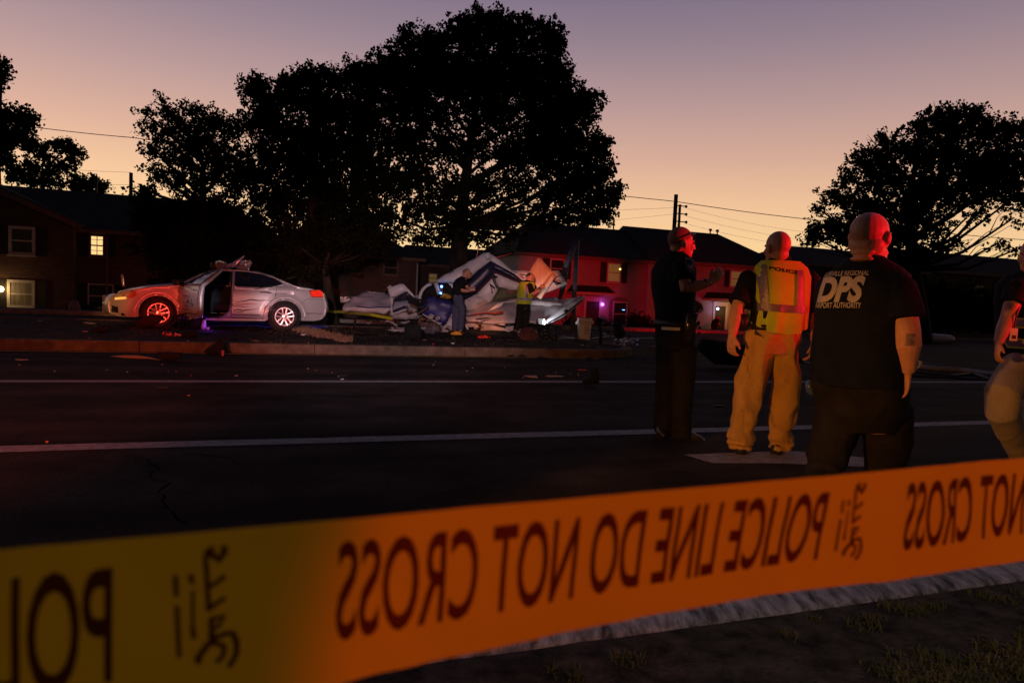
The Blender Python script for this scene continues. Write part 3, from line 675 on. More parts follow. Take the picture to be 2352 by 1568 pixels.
# ================================================================== TREES
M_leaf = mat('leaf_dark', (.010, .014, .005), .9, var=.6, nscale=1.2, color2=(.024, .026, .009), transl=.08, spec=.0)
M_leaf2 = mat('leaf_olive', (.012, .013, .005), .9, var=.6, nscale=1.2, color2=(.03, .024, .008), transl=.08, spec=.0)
M_bark = mat('bark', (.045, .032, .026), .95, var=.4, nscale=5, bump=1, bscale=14, stretch=(1, 1, .3), spec=.1)
def tree(name, label, lobes, Y, trunk, m=M_leaf, leaf=.13, dens=1.0, twigs=6, cat='tree', limb=.09, cl=.34, group=None):
    """lobes (u, v, ru, rv[, density, dY]); trunk (u_base, v_base, u_fork, v_fork, radius)"""
    base = W(trunk[0], trunk[1], Y); fork = W(trunk[2], trunk[3], Y); org = Vector((base.x, base.y, base.z))
    th = thing(name, org, label, cat, group)
    ctop = max((W(L[0], L[1], Y) for L in lobes), key=lambda p: p.z); uc = sum(L[0] for L in lobes) / len(lobes)
    tip = W(uc, 0, Y); tip = Vector((fork.x * .35 + tip.x * .65, Y, ctop.z - .3)); m1 = fork.lerp(tip, .4) + Vector((random.uniform(-.3, .3), 0, 0)); spine = [fork, m1, tip]
    tb = MB(org); tb.tube([base + Vector((0, 0, -.5)), base, base.lerp(fork, .5) + Vector((random.uniform(-.1, .1), 0, 0)), fork], [trunk[4] * 1.5, trunk[4] * 1.1, trunk[4] * .95, trunk[4] * .8], 12)
    if limb: tb.tube(spine, [trunk[4] * .75, trunk[4] * .4, trunk[4] * .1], 9)
    def onspine(z):
        f = max(0, min(1, (z - fork.z) / max(.1, tip.z - fork.z))); return fork.lerp(m1, f / .4) if f < .4 else m1.lerp(tip, (f - .4) / .6)
    P = []; k = Y / FPX
    for L in lobes:
        u, v, ru, rv = L[:4]; dn = (L[4] if len(L) > 4 else 1) * dens; dY = L[5] if len(L) > 5 else random.uniform(-1, 1) * min(1.5, ru * k)
        c = W(u, v, Y + dY); a, b_ = ru * k, rv * k; dd = (a + b_) / 2 * 1.1
        if limb:
            hd = math.hypot(c.x - tip.x, c.y - tip.y); s0 = onspine(c.z - .75 * hd - .4)
            mid = s0.lerp(c, .5) + Vector((random.uniform(-.25, .25), random.uniform(-.25, .25), -.08 * hd)); tb.tube([s0, mid, c], [limb * 1.1, limb * .7, limb * .3], 7)
            for _ in range(twigs):
                s_ = mid.lerp(c, random.random()); e_ = c + Vector((random.uniform(-a, a), random.uniform(-dd, dd), random.uniform(-b_, b_))) * .95
                tb.tube([s_, s_.lerp(e_, .5) + Vector((0, 0, random.uniform(-.15, .2))), e_], [limb * .25, limb * .15, limb * .06], 5)
        nc = max(6, int(dn * 62 * (a * b_) / (cl / .34) ** 2 * (1 + .5 * dd)))
        d = rng.normal(size=(nc, 3)); d /= np.linalg.norm(d, axis=1)[:, None]; r = rng.random(nc) ** (1 / 2.2)
        P.append(np.array(c) + d * r[:, None] * np.array([a, dd, b_]) * rng.uniform(.74, 1.2, size=(nc, 1)))
    P = np.concatenate(P); nl = 17
    C = np.repeat(P, nl, 0); cs = np.repeat(rng.uniform(.5, 1.2, len(P)), nl) * cl
    q = rng.normal(size=C.shape); q /= np.linalg.norm(q, axis=1)[:, None]; C = C + q * (rng.random(len(C)) ** .5 * cs)[:, None]
    n = len(C); A = rng.normal(size=(n, 3)); A /= np.linalg.norm(A, axis=1)[:, None]; Bv = np.cross(A, rng.normal(size=(n, 3))); Bv /= np.linalg.norm(Bv, axis=1)[:, None]
    sz = (rng.uniform(.6, 1.25, n) * leaf)[:, None]; A *= sz * .62; Bv *= sz * .42
    nn = np.cross(A, Bv); nn /= np.linalg.norm(nn, axis=1)[:, None]; nn *= sz * .16
    V = np.stack([C - A, C - A * .1 + Bv + nn, C + A, C - A * .1 - Bv + nn], 1).reshape(-1, 3) - np.array(org)
    me = bpy.data.meshes.new('crown'); me.vertices.add(4 * n); me.vertices.foreach_set('co', V.ravel())
    me.loops.add(4 * n); me.loops.foreach_set('vertex_index', np.arange(4 * n)); me.polygons.add(n); me.polygons.foreach_set('loop_start', np.arange(n) * 4); me.polygons.foreach_set('loop_total', np.full(n, 4)); me.update()
    link_mesh('crown', me, m, th); tb.build('trunk', M_bark, th, True)
    return th
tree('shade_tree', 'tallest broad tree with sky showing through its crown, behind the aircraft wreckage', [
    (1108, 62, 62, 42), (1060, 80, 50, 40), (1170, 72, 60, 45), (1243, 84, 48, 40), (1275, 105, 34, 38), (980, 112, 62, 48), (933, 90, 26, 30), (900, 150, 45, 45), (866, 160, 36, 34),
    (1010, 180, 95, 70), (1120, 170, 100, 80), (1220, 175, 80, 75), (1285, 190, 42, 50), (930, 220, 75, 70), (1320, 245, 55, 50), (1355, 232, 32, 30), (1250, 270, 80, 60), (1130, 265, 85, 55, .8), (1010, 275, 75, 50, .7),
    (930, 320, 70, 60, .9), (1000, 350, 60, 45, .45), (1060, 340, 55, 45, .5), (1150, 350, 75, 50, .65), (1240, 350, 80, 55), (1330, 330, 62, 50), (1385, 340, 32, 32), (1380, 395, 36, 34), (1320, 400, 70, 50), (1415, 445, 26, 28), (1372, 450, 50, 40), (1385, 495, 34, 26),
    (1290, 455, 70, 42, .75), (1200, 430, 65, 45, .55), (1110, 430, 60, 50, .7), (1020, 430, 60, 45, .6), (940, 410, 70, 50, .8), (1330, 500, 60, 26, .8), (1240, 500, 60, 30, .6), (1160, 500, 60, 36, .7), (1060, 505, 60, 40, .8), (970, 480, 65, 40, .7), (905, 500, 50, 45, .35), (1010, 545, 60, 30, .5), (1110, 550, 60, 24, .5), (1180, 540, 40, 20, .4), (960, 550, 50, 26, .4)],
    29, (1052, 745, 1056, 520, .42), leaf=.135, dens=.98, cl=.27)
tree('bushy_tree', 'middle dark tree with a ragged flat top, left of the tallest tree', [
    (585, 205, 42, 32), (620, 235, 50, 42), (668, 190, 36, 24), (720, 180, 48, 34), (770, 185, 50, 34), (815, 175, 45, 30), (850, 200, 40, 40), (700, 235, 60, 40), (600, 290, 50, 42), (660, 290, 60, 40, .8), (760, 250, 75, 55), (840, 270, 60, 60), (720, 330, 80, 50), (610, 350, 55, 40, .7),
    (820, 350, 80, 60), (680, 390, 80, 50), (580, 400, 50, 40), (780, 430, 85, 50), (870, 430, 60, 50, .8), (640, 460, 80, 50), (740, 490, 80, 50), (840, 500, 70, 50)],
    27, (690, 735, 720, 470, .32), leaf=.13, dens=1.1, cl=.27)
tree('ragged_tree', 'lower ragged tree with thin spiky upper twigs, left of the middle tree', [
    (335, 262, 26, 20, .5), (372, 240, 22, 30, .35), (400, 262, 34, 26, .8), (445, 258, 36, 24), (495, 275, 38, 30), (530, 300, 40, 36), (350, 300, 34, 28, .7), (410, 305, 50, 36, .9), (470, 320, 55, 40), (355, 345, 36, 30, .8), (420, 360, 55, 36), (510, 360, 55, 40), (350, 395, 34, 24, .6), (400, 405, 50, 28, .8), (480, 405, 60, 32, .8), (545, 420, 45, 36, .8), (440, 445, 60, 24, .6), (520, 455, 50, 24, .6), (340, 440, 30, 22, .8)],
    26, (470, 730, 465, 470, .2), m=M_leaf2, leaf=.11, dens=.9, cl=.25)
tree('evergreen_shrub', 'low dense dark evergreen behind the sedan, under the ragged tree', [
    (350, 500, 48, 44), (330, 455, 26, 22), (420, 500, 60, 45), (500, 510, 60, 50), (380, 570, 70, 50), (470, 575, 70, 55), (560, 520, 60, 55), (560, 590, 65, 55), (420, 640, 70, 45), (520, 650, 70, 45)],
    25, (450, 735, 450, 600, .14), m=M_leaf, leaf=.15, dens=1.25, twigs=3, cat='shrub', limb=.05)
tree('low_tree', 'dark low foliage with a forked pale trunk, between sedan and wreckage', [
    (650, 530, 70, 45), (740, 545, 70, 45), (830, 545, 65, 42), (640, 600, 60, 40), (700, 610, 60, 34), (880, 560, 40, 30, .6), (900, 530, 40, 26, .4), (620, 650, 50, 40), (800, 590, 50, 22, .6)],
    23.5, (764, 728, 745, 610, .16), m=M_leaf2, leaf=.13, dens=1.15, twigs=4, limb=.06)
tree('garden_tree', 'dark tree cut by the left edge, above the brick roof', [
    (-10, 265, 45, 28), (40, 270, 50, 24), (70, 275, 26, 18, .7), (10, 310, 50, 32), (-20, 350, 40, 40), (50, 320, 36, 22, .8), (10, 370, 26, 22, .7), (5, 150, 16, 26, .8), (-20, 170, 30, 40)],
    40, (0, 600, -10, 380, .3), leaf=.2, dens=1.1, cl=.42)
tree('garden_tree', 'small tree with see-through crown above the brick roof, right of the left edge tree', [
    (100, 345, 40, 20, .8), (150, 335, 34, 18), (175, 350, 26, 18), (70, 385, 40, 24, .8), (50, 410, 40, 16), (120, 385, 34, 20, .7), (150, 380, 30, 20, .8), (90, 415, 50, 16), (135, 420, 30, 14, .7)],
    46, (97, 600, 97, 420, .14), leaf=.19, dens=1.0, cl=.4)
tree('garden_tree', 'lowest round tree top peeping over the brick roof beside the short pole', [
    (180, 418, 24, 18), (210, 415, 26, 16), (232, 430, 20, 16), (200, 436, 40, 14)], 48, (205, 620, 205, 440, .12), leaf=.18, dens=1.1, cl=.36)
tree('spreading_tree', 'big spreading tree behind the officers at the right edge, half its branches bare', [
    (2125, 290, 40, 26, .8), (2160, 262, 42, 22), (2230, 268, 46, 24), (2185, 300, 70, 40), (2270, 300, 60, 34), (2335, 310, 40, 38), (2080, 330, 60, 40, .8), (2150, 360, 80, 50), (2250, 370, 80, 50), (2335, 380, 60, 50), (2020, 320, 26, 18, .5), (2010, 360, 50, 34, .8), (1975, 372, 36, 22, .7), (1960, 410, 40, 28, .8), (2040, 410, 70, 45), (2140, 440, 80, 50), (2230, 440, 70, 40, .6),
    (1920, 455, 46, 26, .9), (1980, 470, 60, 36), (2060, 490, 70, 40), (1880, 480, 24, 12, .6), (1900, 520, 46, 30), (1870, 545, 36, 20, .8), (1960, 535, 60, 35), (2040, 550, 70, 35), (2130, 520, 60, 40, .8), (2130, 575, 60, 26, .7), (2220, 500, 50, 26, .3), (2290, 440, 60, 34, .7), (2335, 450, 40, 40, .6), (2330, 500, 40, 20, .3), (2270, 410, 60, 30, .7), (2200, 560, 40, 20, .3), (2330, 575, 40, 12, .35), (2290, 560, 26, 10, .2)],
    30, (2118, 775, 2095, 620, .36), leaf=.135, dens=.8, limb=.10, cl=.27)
# bare limbs of the right tree
# low planting in front of the town houses
for k, (u, v, ru, rv, Y, lab) in enumerate(((1320, 742, 26, 20, 38, 'low dark shrub by the town house door'), (1400, 755, 36, 16, 39, 'wide low shrub under the arched window'), (1465, 742, 26, 26, 39, 'taller rounded shrub at the corner of the red town house'), (1500, 752, 30, 18, 38, 'low shrub right of the rounded corner shrub'),
        (190, 715, 34, 18, 33, 'low shrub in front of the brick building, left of the sedan'), (120, 722, 40, 14, 33, 'flat shrub under the lower brick building window'), (1750, 740, 50, 30, 38, 'dark shrub behind the officer in the yellow vest'), (2180, 700, 90, 60, 40, 'large dark bush before the unlit houses'), (2300, 720, 70, 50, 40, 'dark bush at the far right behind the walking officer'), (1960, 710, 70, 50, 39, 'dark bush hidden behind the big officer'))):
    tree('shrub', lab, [(u - ru * .4, v, ru * .6, rv), (u + ru * .4, v + 2, ru * .6, rv * .85), (u, v + rv * .3, ru, rv * .7)], Y, (u, v + rv, u, v, .06), leaf=.12, dens=1.5, twigs=2, cat='shrub', limb=.03)

# ================================================================== POLICE TAPE
def kx(u): return 5090 + (870 - u) * 1.31
def tapeY(u): return FPX / kx(u)
TL, TR_ = W(-120, 1262 + 120 * .0901, tapeY(-120)), W(2480, 1050 - 128 * .085, tapeY(2480))
BL, BR = W(-120, 1731 + 120 * .1876, tapeY(-120)), W(2480, 1290 - 128 * .18, tapeY(2480))
def proj(p):
    d = p - CAM; z = d.dot(FW); return 1176 + FPX * d.dot(RT) / z, 784 - FPX * d.dot(UP) / z
TN = (TR_ - TL).cross(BL - TL).normalized()
if TN.dot(CAM - TL) < 0: TN = -TN
TLEN = (TR_ - TL).length
AMP, FC, FS_ = 0.0, .5, .2
def tp_(f, h, off=0.0):
    """point on the tape: f along (0 left, 1 right), h 0 bottom .. 1 top"""
    w = .0011 * math.sin(f * 19 + h * 2.2) * math.sin(h * math.pi * .9 + .3) + .0016 * noise.noise(Vector((f * 9, h * 1.6, 4))) + .0011 * noise.noise(Vector((f * 34, h * 3 + f * 12, 9)))
    T_ = TL.lerp(TR_, f); d_ = BL.lerp(BR, f) - T_; a = AMP * math.exp(-.5 * ((f - FC) / FS_) ** 2)   # a slow twist along the ribbon
    return T_ + d_ * (1 - h) * math.cos(a) - TN * (d_.length * (1 - h) * math.sin(a)) + TN * (w + off)
def ff(u):
    lo, hi = -1.0, 2.0
    for _ in range(40):
        m_ = (lo + hi) / 2
        if proj(tp_(m_, .5))[0] < u: lo = m_
        else: hi = m_
    return lo
FC, FS_ = ff(1620), ff(2040) - ff(1620); AMP = rad(11)
mb = MB(TL); NF, NH = 320, 12
for i in range(NF + 1):
    for j in range(NH + 1): mb.v.append(tp_(-.6 + 2.4 * i / NF, j / NH))
for i in range(NF):
    for j in range(NH): mb.f.append((i * 13 + j, i * 13 + 13 + j, i * 13 + 14 + j, i * 13 + 1 + j))
M_tape = mat('tape_plastic', (.80, .50, .025), .38, var=.05, nscale=3, transl=.25, spec=.4)
tape = tag(mb.build('barrier_tape', M_tape, smooth=True), 'wide yellow plastic barrier tape with mirrored black lettering stretched across the foreground', 'barrier tape')
tape.location = TL
M_print = mat('tape_print', (.10, .018, .006), .5, spec=.2)

def text2d(txt, bold=.0, shear=0.0, res=4):
    cu = bpy.data.curves.new('txt', 'FONT'); cu.body = txt; cu.resolution_u = res; cu.offset = bold; cu.shear = shear
    o = bpy.data.objects.new('txt', cu); COL.objects.link(o); bpy.context.view_layer.update()
    me = bpy.data.meshes.new_from_object(o.evaluated_get(bpy.context.evaluated_depsgraph_get())); bpy.data.objects.remove(o)
    co = [Vector(v.co[:]) for v in me.vertices]; fs = [tuple(p.vertices) for p in me.polygons]; bpy.data.meshes.remove(me)
    x0, x1 = min(p.x for p in co), max(p.x for p in co); y0, y1 = min(p.y for p in co), max(p.y for p in co)
    return [((p.x - x0) / (x1 - x0), (p.y - y0) / (y1 - y0)) for p in co], fs
def cut(co, fs, mx):
    """split faces until no edge is longer than mx (normalised x)"""
    bm = bmesh.new(); vs = [bm.verts.new((x, y, 0)) for x, y in co]
    for f in fs:
        try: bm.faces.new([vs[i] for i in f])
        except ValueError: pass
    bmesh.ops.triangulate(bm, faces=bm.faces[:])
    for _ in range(5):
        es = [e for e in bm.edges if e.calc_length() > mx]
        if not es: break
        bmesh.ops.subdivide_edges(bm, edges=es, cuts=1); bmesh.ops.triangulate(bm, faces=bm.faces[:])
    bm.verts.index_update(); c = [(v.co.x, v.co.y) for v in bm.verts]; f = [tuple(v.index for v in fa.verts) for fa in bm.faces]; bm.free(); return c, f
def tapetext(txt, fR, fL, h0, h1, bold=.012):
    co, fs = text2d(txt, bold); co, fs = cut(co, fs, .03); m_ = MB(TL)
    m_.v = [tp_(fR + (fL - fR) * x, h0 + (h1 - h0) * y, .0004) for x, y in co]; m_.f = fs
    return m_.build('printed_lettering', M_print, tape)
fP, fS = ff(1886), ff(772); LEN = fP - fS; GAP = ff(2078) - fP
PER = LEN + (GAP + (fS - ff(258))) / 2
for k in (-1, 0, 1):
    d = k * PER
    if k == -1: d = ff(258) - fP
    if k == 1: d = ff(2078) - fS
    tapetext('POLICE LINE DO NOT CROSS', fP + d, fS + d, .26, .87)
# maker's script mark, upright between the messages: strokes traced as flat ribbons
def mark(u0, sc_):
    S_ = [([(760, 300), (700, 340), (690, 430), (700, 520), (705, 640), (715, 800), (720, 930)], 44), ([(845, 300), (850, 370), (800, 450), (770, 400), (720, 350)], 60), ([(720, 690), (790, 660), (860, 600)], 46), ([(725, 910), (790, 860), (865, 815)], 46),
        ([(725, 1010), (865, 1000), (800, 1090), (750, 1130), (740, 1020)], 50), ([(740, 1130), (760, 1210), (700, 1280), (630, 1380), (650, 1430)], 62), ([(760, 1210), (860, 1180), (930, 1180), (970, 1290), (965, 1410), (900, 1520)], 54), ([(700, 1270), (770, 1250), (860, 1300), (850, 1390), (790, 1450)], 50),
        ([(440, 530), (450, 740)], 42), ([(455, 830), (465, 1080), (480, 1340)], 40), ([(565, 540), (580, 640)], 46), ([(585, 700), (585, 900), (590, 1050)], 30), ([(585, 1050), (600, 1180)], 44)]
    m_ = MB(TL)
    for P, w in S_:
        b = len(m_.v); w *= .52
        for i, (x, y) in enumerate(P):
            a, c = P[max(0, i - 1)], P[min(len(P) - 1, i + 1)]; dx, dy = c[0] - a[0], c[1] - a[1]; ln = math.hypot(dx, dy) or 1
            for sg in (1, -1):
                X = x - sg * dy / ln * w; Y_ = y + sg * dx / ln * w
                m_.v.append(tp_(ff(u0) + (X - 440) / 530 * sc_, .94 - (Y_ - 250) / 1320 * .74, .0004))
        m_.f += [(b + 2 * i, b + 2 * i + 2, b + 2 * i + 3, b + 2 * i + 1) for i in range(len(P) - 1)]
    m_.build('printed_mark', M_print, tape)
wd = ff(545) - ff(402)
mark(402, wd); mark(1922, wd * .93)

# projecting flat shapes onto cloth
def bvh_of(o):
    me = o.data; T_ = o.parent.matrix_world if o.parent else Matrix()
    loc = (o.parent.location if o.parent else Vector()); rot = (o.parent.rotation_euler.to_matrix() if o.parent else Matrix.Identity(3))
    return BVHTree.FromPolygons([rot @ v.co + loc for v in me.vertices], [tuple(p.vertices) for p in me.polygons])
def decal(name, co, fs, o_, xa, ya, bvh, m, parent, off=.004, solid=True):
    """co normalised; o_ lower-left corner, xa, ya full-size axes; shot along their normal"""
    n_ = xa.cross(ya).normalized(); mb = MB(parent.location); ok = {}
    for i, (x, y) in enumerate(co):
        p = o_ + xa * x + ya * y; h = bvh.ray_cast(p + n_ * .5, -n_, 1.2)
        if h[0] is not None: ok[i] = len(mb.v); mb.v.append(h[0] + n_ * off)
    for f in fs:
        if all(i in ok for i in f):
            q = [ok[i] for i in f]
            if max((mb.v[q[i]] - mb.v[q[i - 1]]).length for i in range(len(q))) < .15: mb.f.append(tuple(q))
    return mb.build(name, m, parent) if mb.f else None

# ================================================================== SILVER SEDAN
M_silver = mat('silver_paint', (.46, .46, .48), .42, metal=.35, var=.04, nscale=30, coat=.6)
M_black = mat('black_plastic', (.012, .012, .013), .55, var=.2)
M_rub = mat('tyre_rubber', (.016, .015, .015), .8, var=.2, bump=.4, bscale=60)
M_alloy = mat('alloy', (.62, .60, .60), .28, metal=.8, var=.05)
M_tint = mat('tinted_glass', (.008, .008, .010), .08, spec=.7)
M_wshield = mat('windshield_glass', (.05, .06, .07), .15, spec=.8, var=.4, nscale=6)
M_int = mat('car_interior', (.012, .011, .012), .9)
M_seatf = mat('seat_fabric', (.022, .02, .02), .95)
M_chrome = mat('chrome', (.75, .75, .75), .12, metal=1, var=.02)
M_red = mat('lamp_red_lens', (.5, .01, .01), .15, emit=(1, .03, .01), estr=.55, var=.8, nscale=22, coat=.5)
M_amber = mat('amber_glow_lens', (.9, .4, .05), .15, emit=(1, .5, .1), estr=.9, var=.6, nscale=14, coat=.5)  # emission put in for amber light reflected by the headlight
M_lens = mat('lamp_clear_lens', (.35, .32, .28), .1, var=.5, nscale=14, coat=.8)
M_dec = mat('decal_black', (.012, .012, .014), .4)
M_decr = mat('decal_red', (.3, .02, .01), .4)

WR, WF, WRr = 1.03, 3.795, .33
P_r = W(652, 757, 16.86); P_r.z = MZ
def fdir(a): return Vector((math.cos(a), math.sin(a), 0))
lo, hi = math.pi + .0, math.pi + .8
for _ in range(40):
    m_ = (lo + hi) / 2; q = P_r + fdir(m_) * (WF - WR)
    if proj(q)[0] > 340: hi = m_   # turning towards the camera widens it
    else: lo = m_
    # widest at small angles: pick by scanning instead
best = min((abs(proj(P_r + fdir(math.pi + a / 1000) * (WF - WR))[0] - 340), a) for a in range(150, 480))
CRZ = math.pi + min(best[1], 420) / 1000
print('CAR heading deg', math.degrees(CRZ - math.pi), 'err', best)
cf = fdir(CRZ); cl_ = Vector((-cf.y, cf.x, 0))
CORG = P_r - cf * WR - cl_ * .80
car = thing('parked_car', CORG, 'silver four door sedan, front door hanging open, wrecked metal on its roof', 'car', rz=CRZ)

def hw(x, z):
    w = .905
    if x > 3.9: w -= .30 * ((x - 3.9) / .95) ** 2.2
    if x < .8: w -= .17 * ((.8 - x) / .8) ** 2
    if z < .38: w -= .06 * ((.38 - z) / .2) ** 1.5
    if z > .72: w -= .05 * ((z - .72) / .28) ** 2
    if z > 1.0: w -= .50 * (z - 1.0)
    for c in (WR, WF):
        d = math.hypot(x - c, z - WRr)
        if d < .56 and z > .2: w += .022 * max(0, min(1, (.56 - d) / .05)) if d > .38 else .022
    # shoulder crease over the rear wing
    if z > .9: w += .018 * max(0, 1 - abs(z - (.985 + .04 * max(0, 1.6 - x))) / .05) * max(0, min(1, (2.2 - x) / .6))
    return w
def arch(c, r=.395, a0=-12, a1=192, n=16, down=True):
    return [(c + r * math.cos(rad(a0 + (a1 - a0) * k / n)), WRr + r * math.sin(rad(a0 + (a1 - a0) * k / n))) for k in range(n + 1)]
TOP = [(.20, 1.02), (.45, 1.075), (.72, 1.10), (1.0, 1.215), (1.28, 1.325), (1.6, 1.405), (1.95, 1.447), (2.3, 1.45), (2.6, 1.42), (2.9, 1.30), (3.17, 1.16), (3.44, 1.02), (3.8, .975), (4.15, .92), (4.45, .85), (4.64, .77)]
def ztop(x):
    for (a, za), (b, zb) in zip(TOP, TOP[1:]):
        if a <= x <= b: return za + (zb - za) * (x - a) / (b - a)
    return TOP[0][1] if x < .2 else TOP[-1][1]
# side outline, counter-clockwise from the rear bottom
SIDE = [(.16, .27), (.30, .235), (.62, .23)] + [(2 * WR - a, b) for a, b in arch(WR)][::1]
SIDE = [(.16, .27), (.35, .235), (.60, .24)] + list(reversed(arch(WR))) + [(1.48, .20), (2.4, .18), (3.35, .20)] + list(reversed(arch(WF))) + [(4.25, .22), (4.6, .22), (4.78, .27), (4.83, .40), (4.835, .52), (4.80, .63), (4.72, .70)] + [(x, z - (.035 if x > 3.44 else .03 if x < .75 else .035)) for x, z in reversed(TOP)] + [(.10, .93), (.06, .82), (.02, .70), (.0, .56), (.03, .42), (.08, .32)]
DOORH = [(2.43, .30), (2.30, .42), (2.26, .62), (2.25, 1.0), (2.22, 1.37), (2.45, 1.375), (2.62, 1.345), (2.95, 1.20), (3.25, 1.03), (3.36, .93), (3.38, .5), (3.36, .27), (2.55, .26)]
RWIN = [(1.06, 1.13), (1.25, 1.25), (1.55, 1.345), (1.9, 1.385), (2.16, 1.385), (2.18, 1.02), (1.72, 1.015), (1.35, 1.03)]
FWIN = [(2.26, 1.03), (2.25, 1.385), (2.5, 1.375), (2.66, 1.33), (3.2, 1.045), (3.0, 1.02)]
def side(name, outl, holes, m, sg, parent, off=0.0, sp=.06, inner=True, th=.03):
    V, F, L = tri2d(outl, holes, sp); mb = MB(); n = len(V)
    for p in V: mb.v.append(Vector((p.x, sg * (hw(p.x, p.y) + off), p.y)))
    mb.f = [tuple(reversed(f)) if sg > 0 else tuple(f) for f in F]
    if inner:
        for p in V: mb.v.append(Vector((p.x, sg * (hw(p.x, p.y) + off - th), p.y)))
        mb.f += [tuple(n + i for i in (f if sg > 0 else reversed(f))) for f in F] + [(a + n, b + n, b, a) for a, b in bedges(F)]
    o = mb.build(name, m, parent)
    me = o.data; me.polygons.foreach_set('use_smooth', [True] * len(me.polygons))
    return o
side('side_panel', SIDE, [DOORH, RWIN], M_silver, 1, car)
side('side_panel', SIDE, [RWIN, FWIN], M_silver, -1, car)
side('window', [(x, z) for x, z in RWIN], [], M_tint, 1, car, off=-.012, inner=False)
side('window', [(x, z) for x, z in RWIN], [], M_tint, -1, car, off=-.012, inner=False)
side('window', [(x, z) for x, z in FWIN], [], M_tint, -1, car, off=-.012, inner=False)
side('interior_trim', [(.9, .35), (3.38, .3), (3.38, 1.0), (.9, 1.02)], [], M_int, -1, car, off=-.05, inner=True)
side('interior_trim', [(.5, .35), (2.1, .35), (2.12, .98), (1.2, 1.0), (.5, 1.0)], [], M_int, 1, car, off=-.06, inner=True)
# top skin: deck, rear glass, roof, windscreen, bonnet
def skin(name, x0, x1, m, crown, n=10, inset=0):
    mb = MB(); NY = 14; xs = [x0 + (x1 - x0) * i / n for i in range(n + 1)]
    for x in xs:
        z = ztop(x) - .035; w = hw(x, z) - inset
        for j in range(NY + 1):
            y = -1 + 2 * j / NY; dent = 0
            if name == 'roof': dent = .10 * max(0, 1 - ((x - 2.2) / .5) ** 2) * max(0, 1 - (y / .8) ** 2)
            mb.v.append(Vector((x, y * w, z + crown * (1 - abs(y) ** 2.4) + (.0 if not inset else .004) - dent)))
    for i in range(n):
        for j in range(NY): mb.f.append((i * (NY + 1) + j, (i + 1) * (NY + 1) + j, (i + 1) * (NY + 1) + j + 1, i * (NY + 1) + j + 1))
    return mb.build(name, m, car, True)
skin('boot_lid', .20, .72, M_silver, .04); skin('rear_window', .72, 1.28, M_tint, .05); skin('roof', 1.28, 2.62, M_silver, .05, 16)
skin('windshield', 2.62, 3.44, M_wshield, .05); skin('bonnet', 3.44, 4.64, M_silver, .055, 12)
# bumpers and ends
def endcap(name, x_of, zs, m, depth, sg):
    mb = MB(); NY = 14
    for z in zs:
        xe = x_of(z); w = hw(max(.03, min(4.8, xe)), z)
        for j in range(NY + 1):
            y = -1 + 2 * j / NY; mb.v.append(Vector((xe + sg * depth * (1 - abs(y) ** 2.2), y * w, z)))
    for i in range(len(zs) - 1):
        for j in range(NY): mb.f.append((i * (NY + 1) + j, (i + 1) * (NY + 1) + j, (i + 1) * (NY + 1) + j + 1, i * (NY + 1) + j + 1))
    return mb.build(name, m, car, True)
def xrear(z):
    P = [(.27, .16), (.32, .08), (.42, .03), (.56, 0), (.70, .02), (.82, .06), (.93, .10), (.99, .20)]
    return np.interp(z, [p[0] for p in P], [p[1] for p in P])
def xfront(z): 
    P = [(.22, 4.6), (.27, 4.78), (.40, 4.83), (.52, 4.835), (.63, 4.80), (.70, 4.72), (.735, 4.64)]
    return np.interp(z, [p[0] for p in P], [p[1] for p in P])
endcap('rear_bumper', xrear, [.27, .32, .37, .42, .49, .56, .63, .70, .76, .82, .88, .93, .99], M_silver, .13, -1)
endcap('front_bumper', xfront, [.22, .27, .33, .40, .46, .52, .58, .63, .67, .70, .735], M_silver, .16, 1)
mb = MB(); mb.box((4.90, -.30, .56), (4.975, .30, .68)); mb.box((4.90, -.26, .30), (4.985, .26, .42)); mb.build('grille', M_black, car)
side('fog_recess', [(4.60, .30), (4.76, .32), (4.74, .46), (4.62, .44)], [], M_black, 1, car, off=.006, sp=.05)
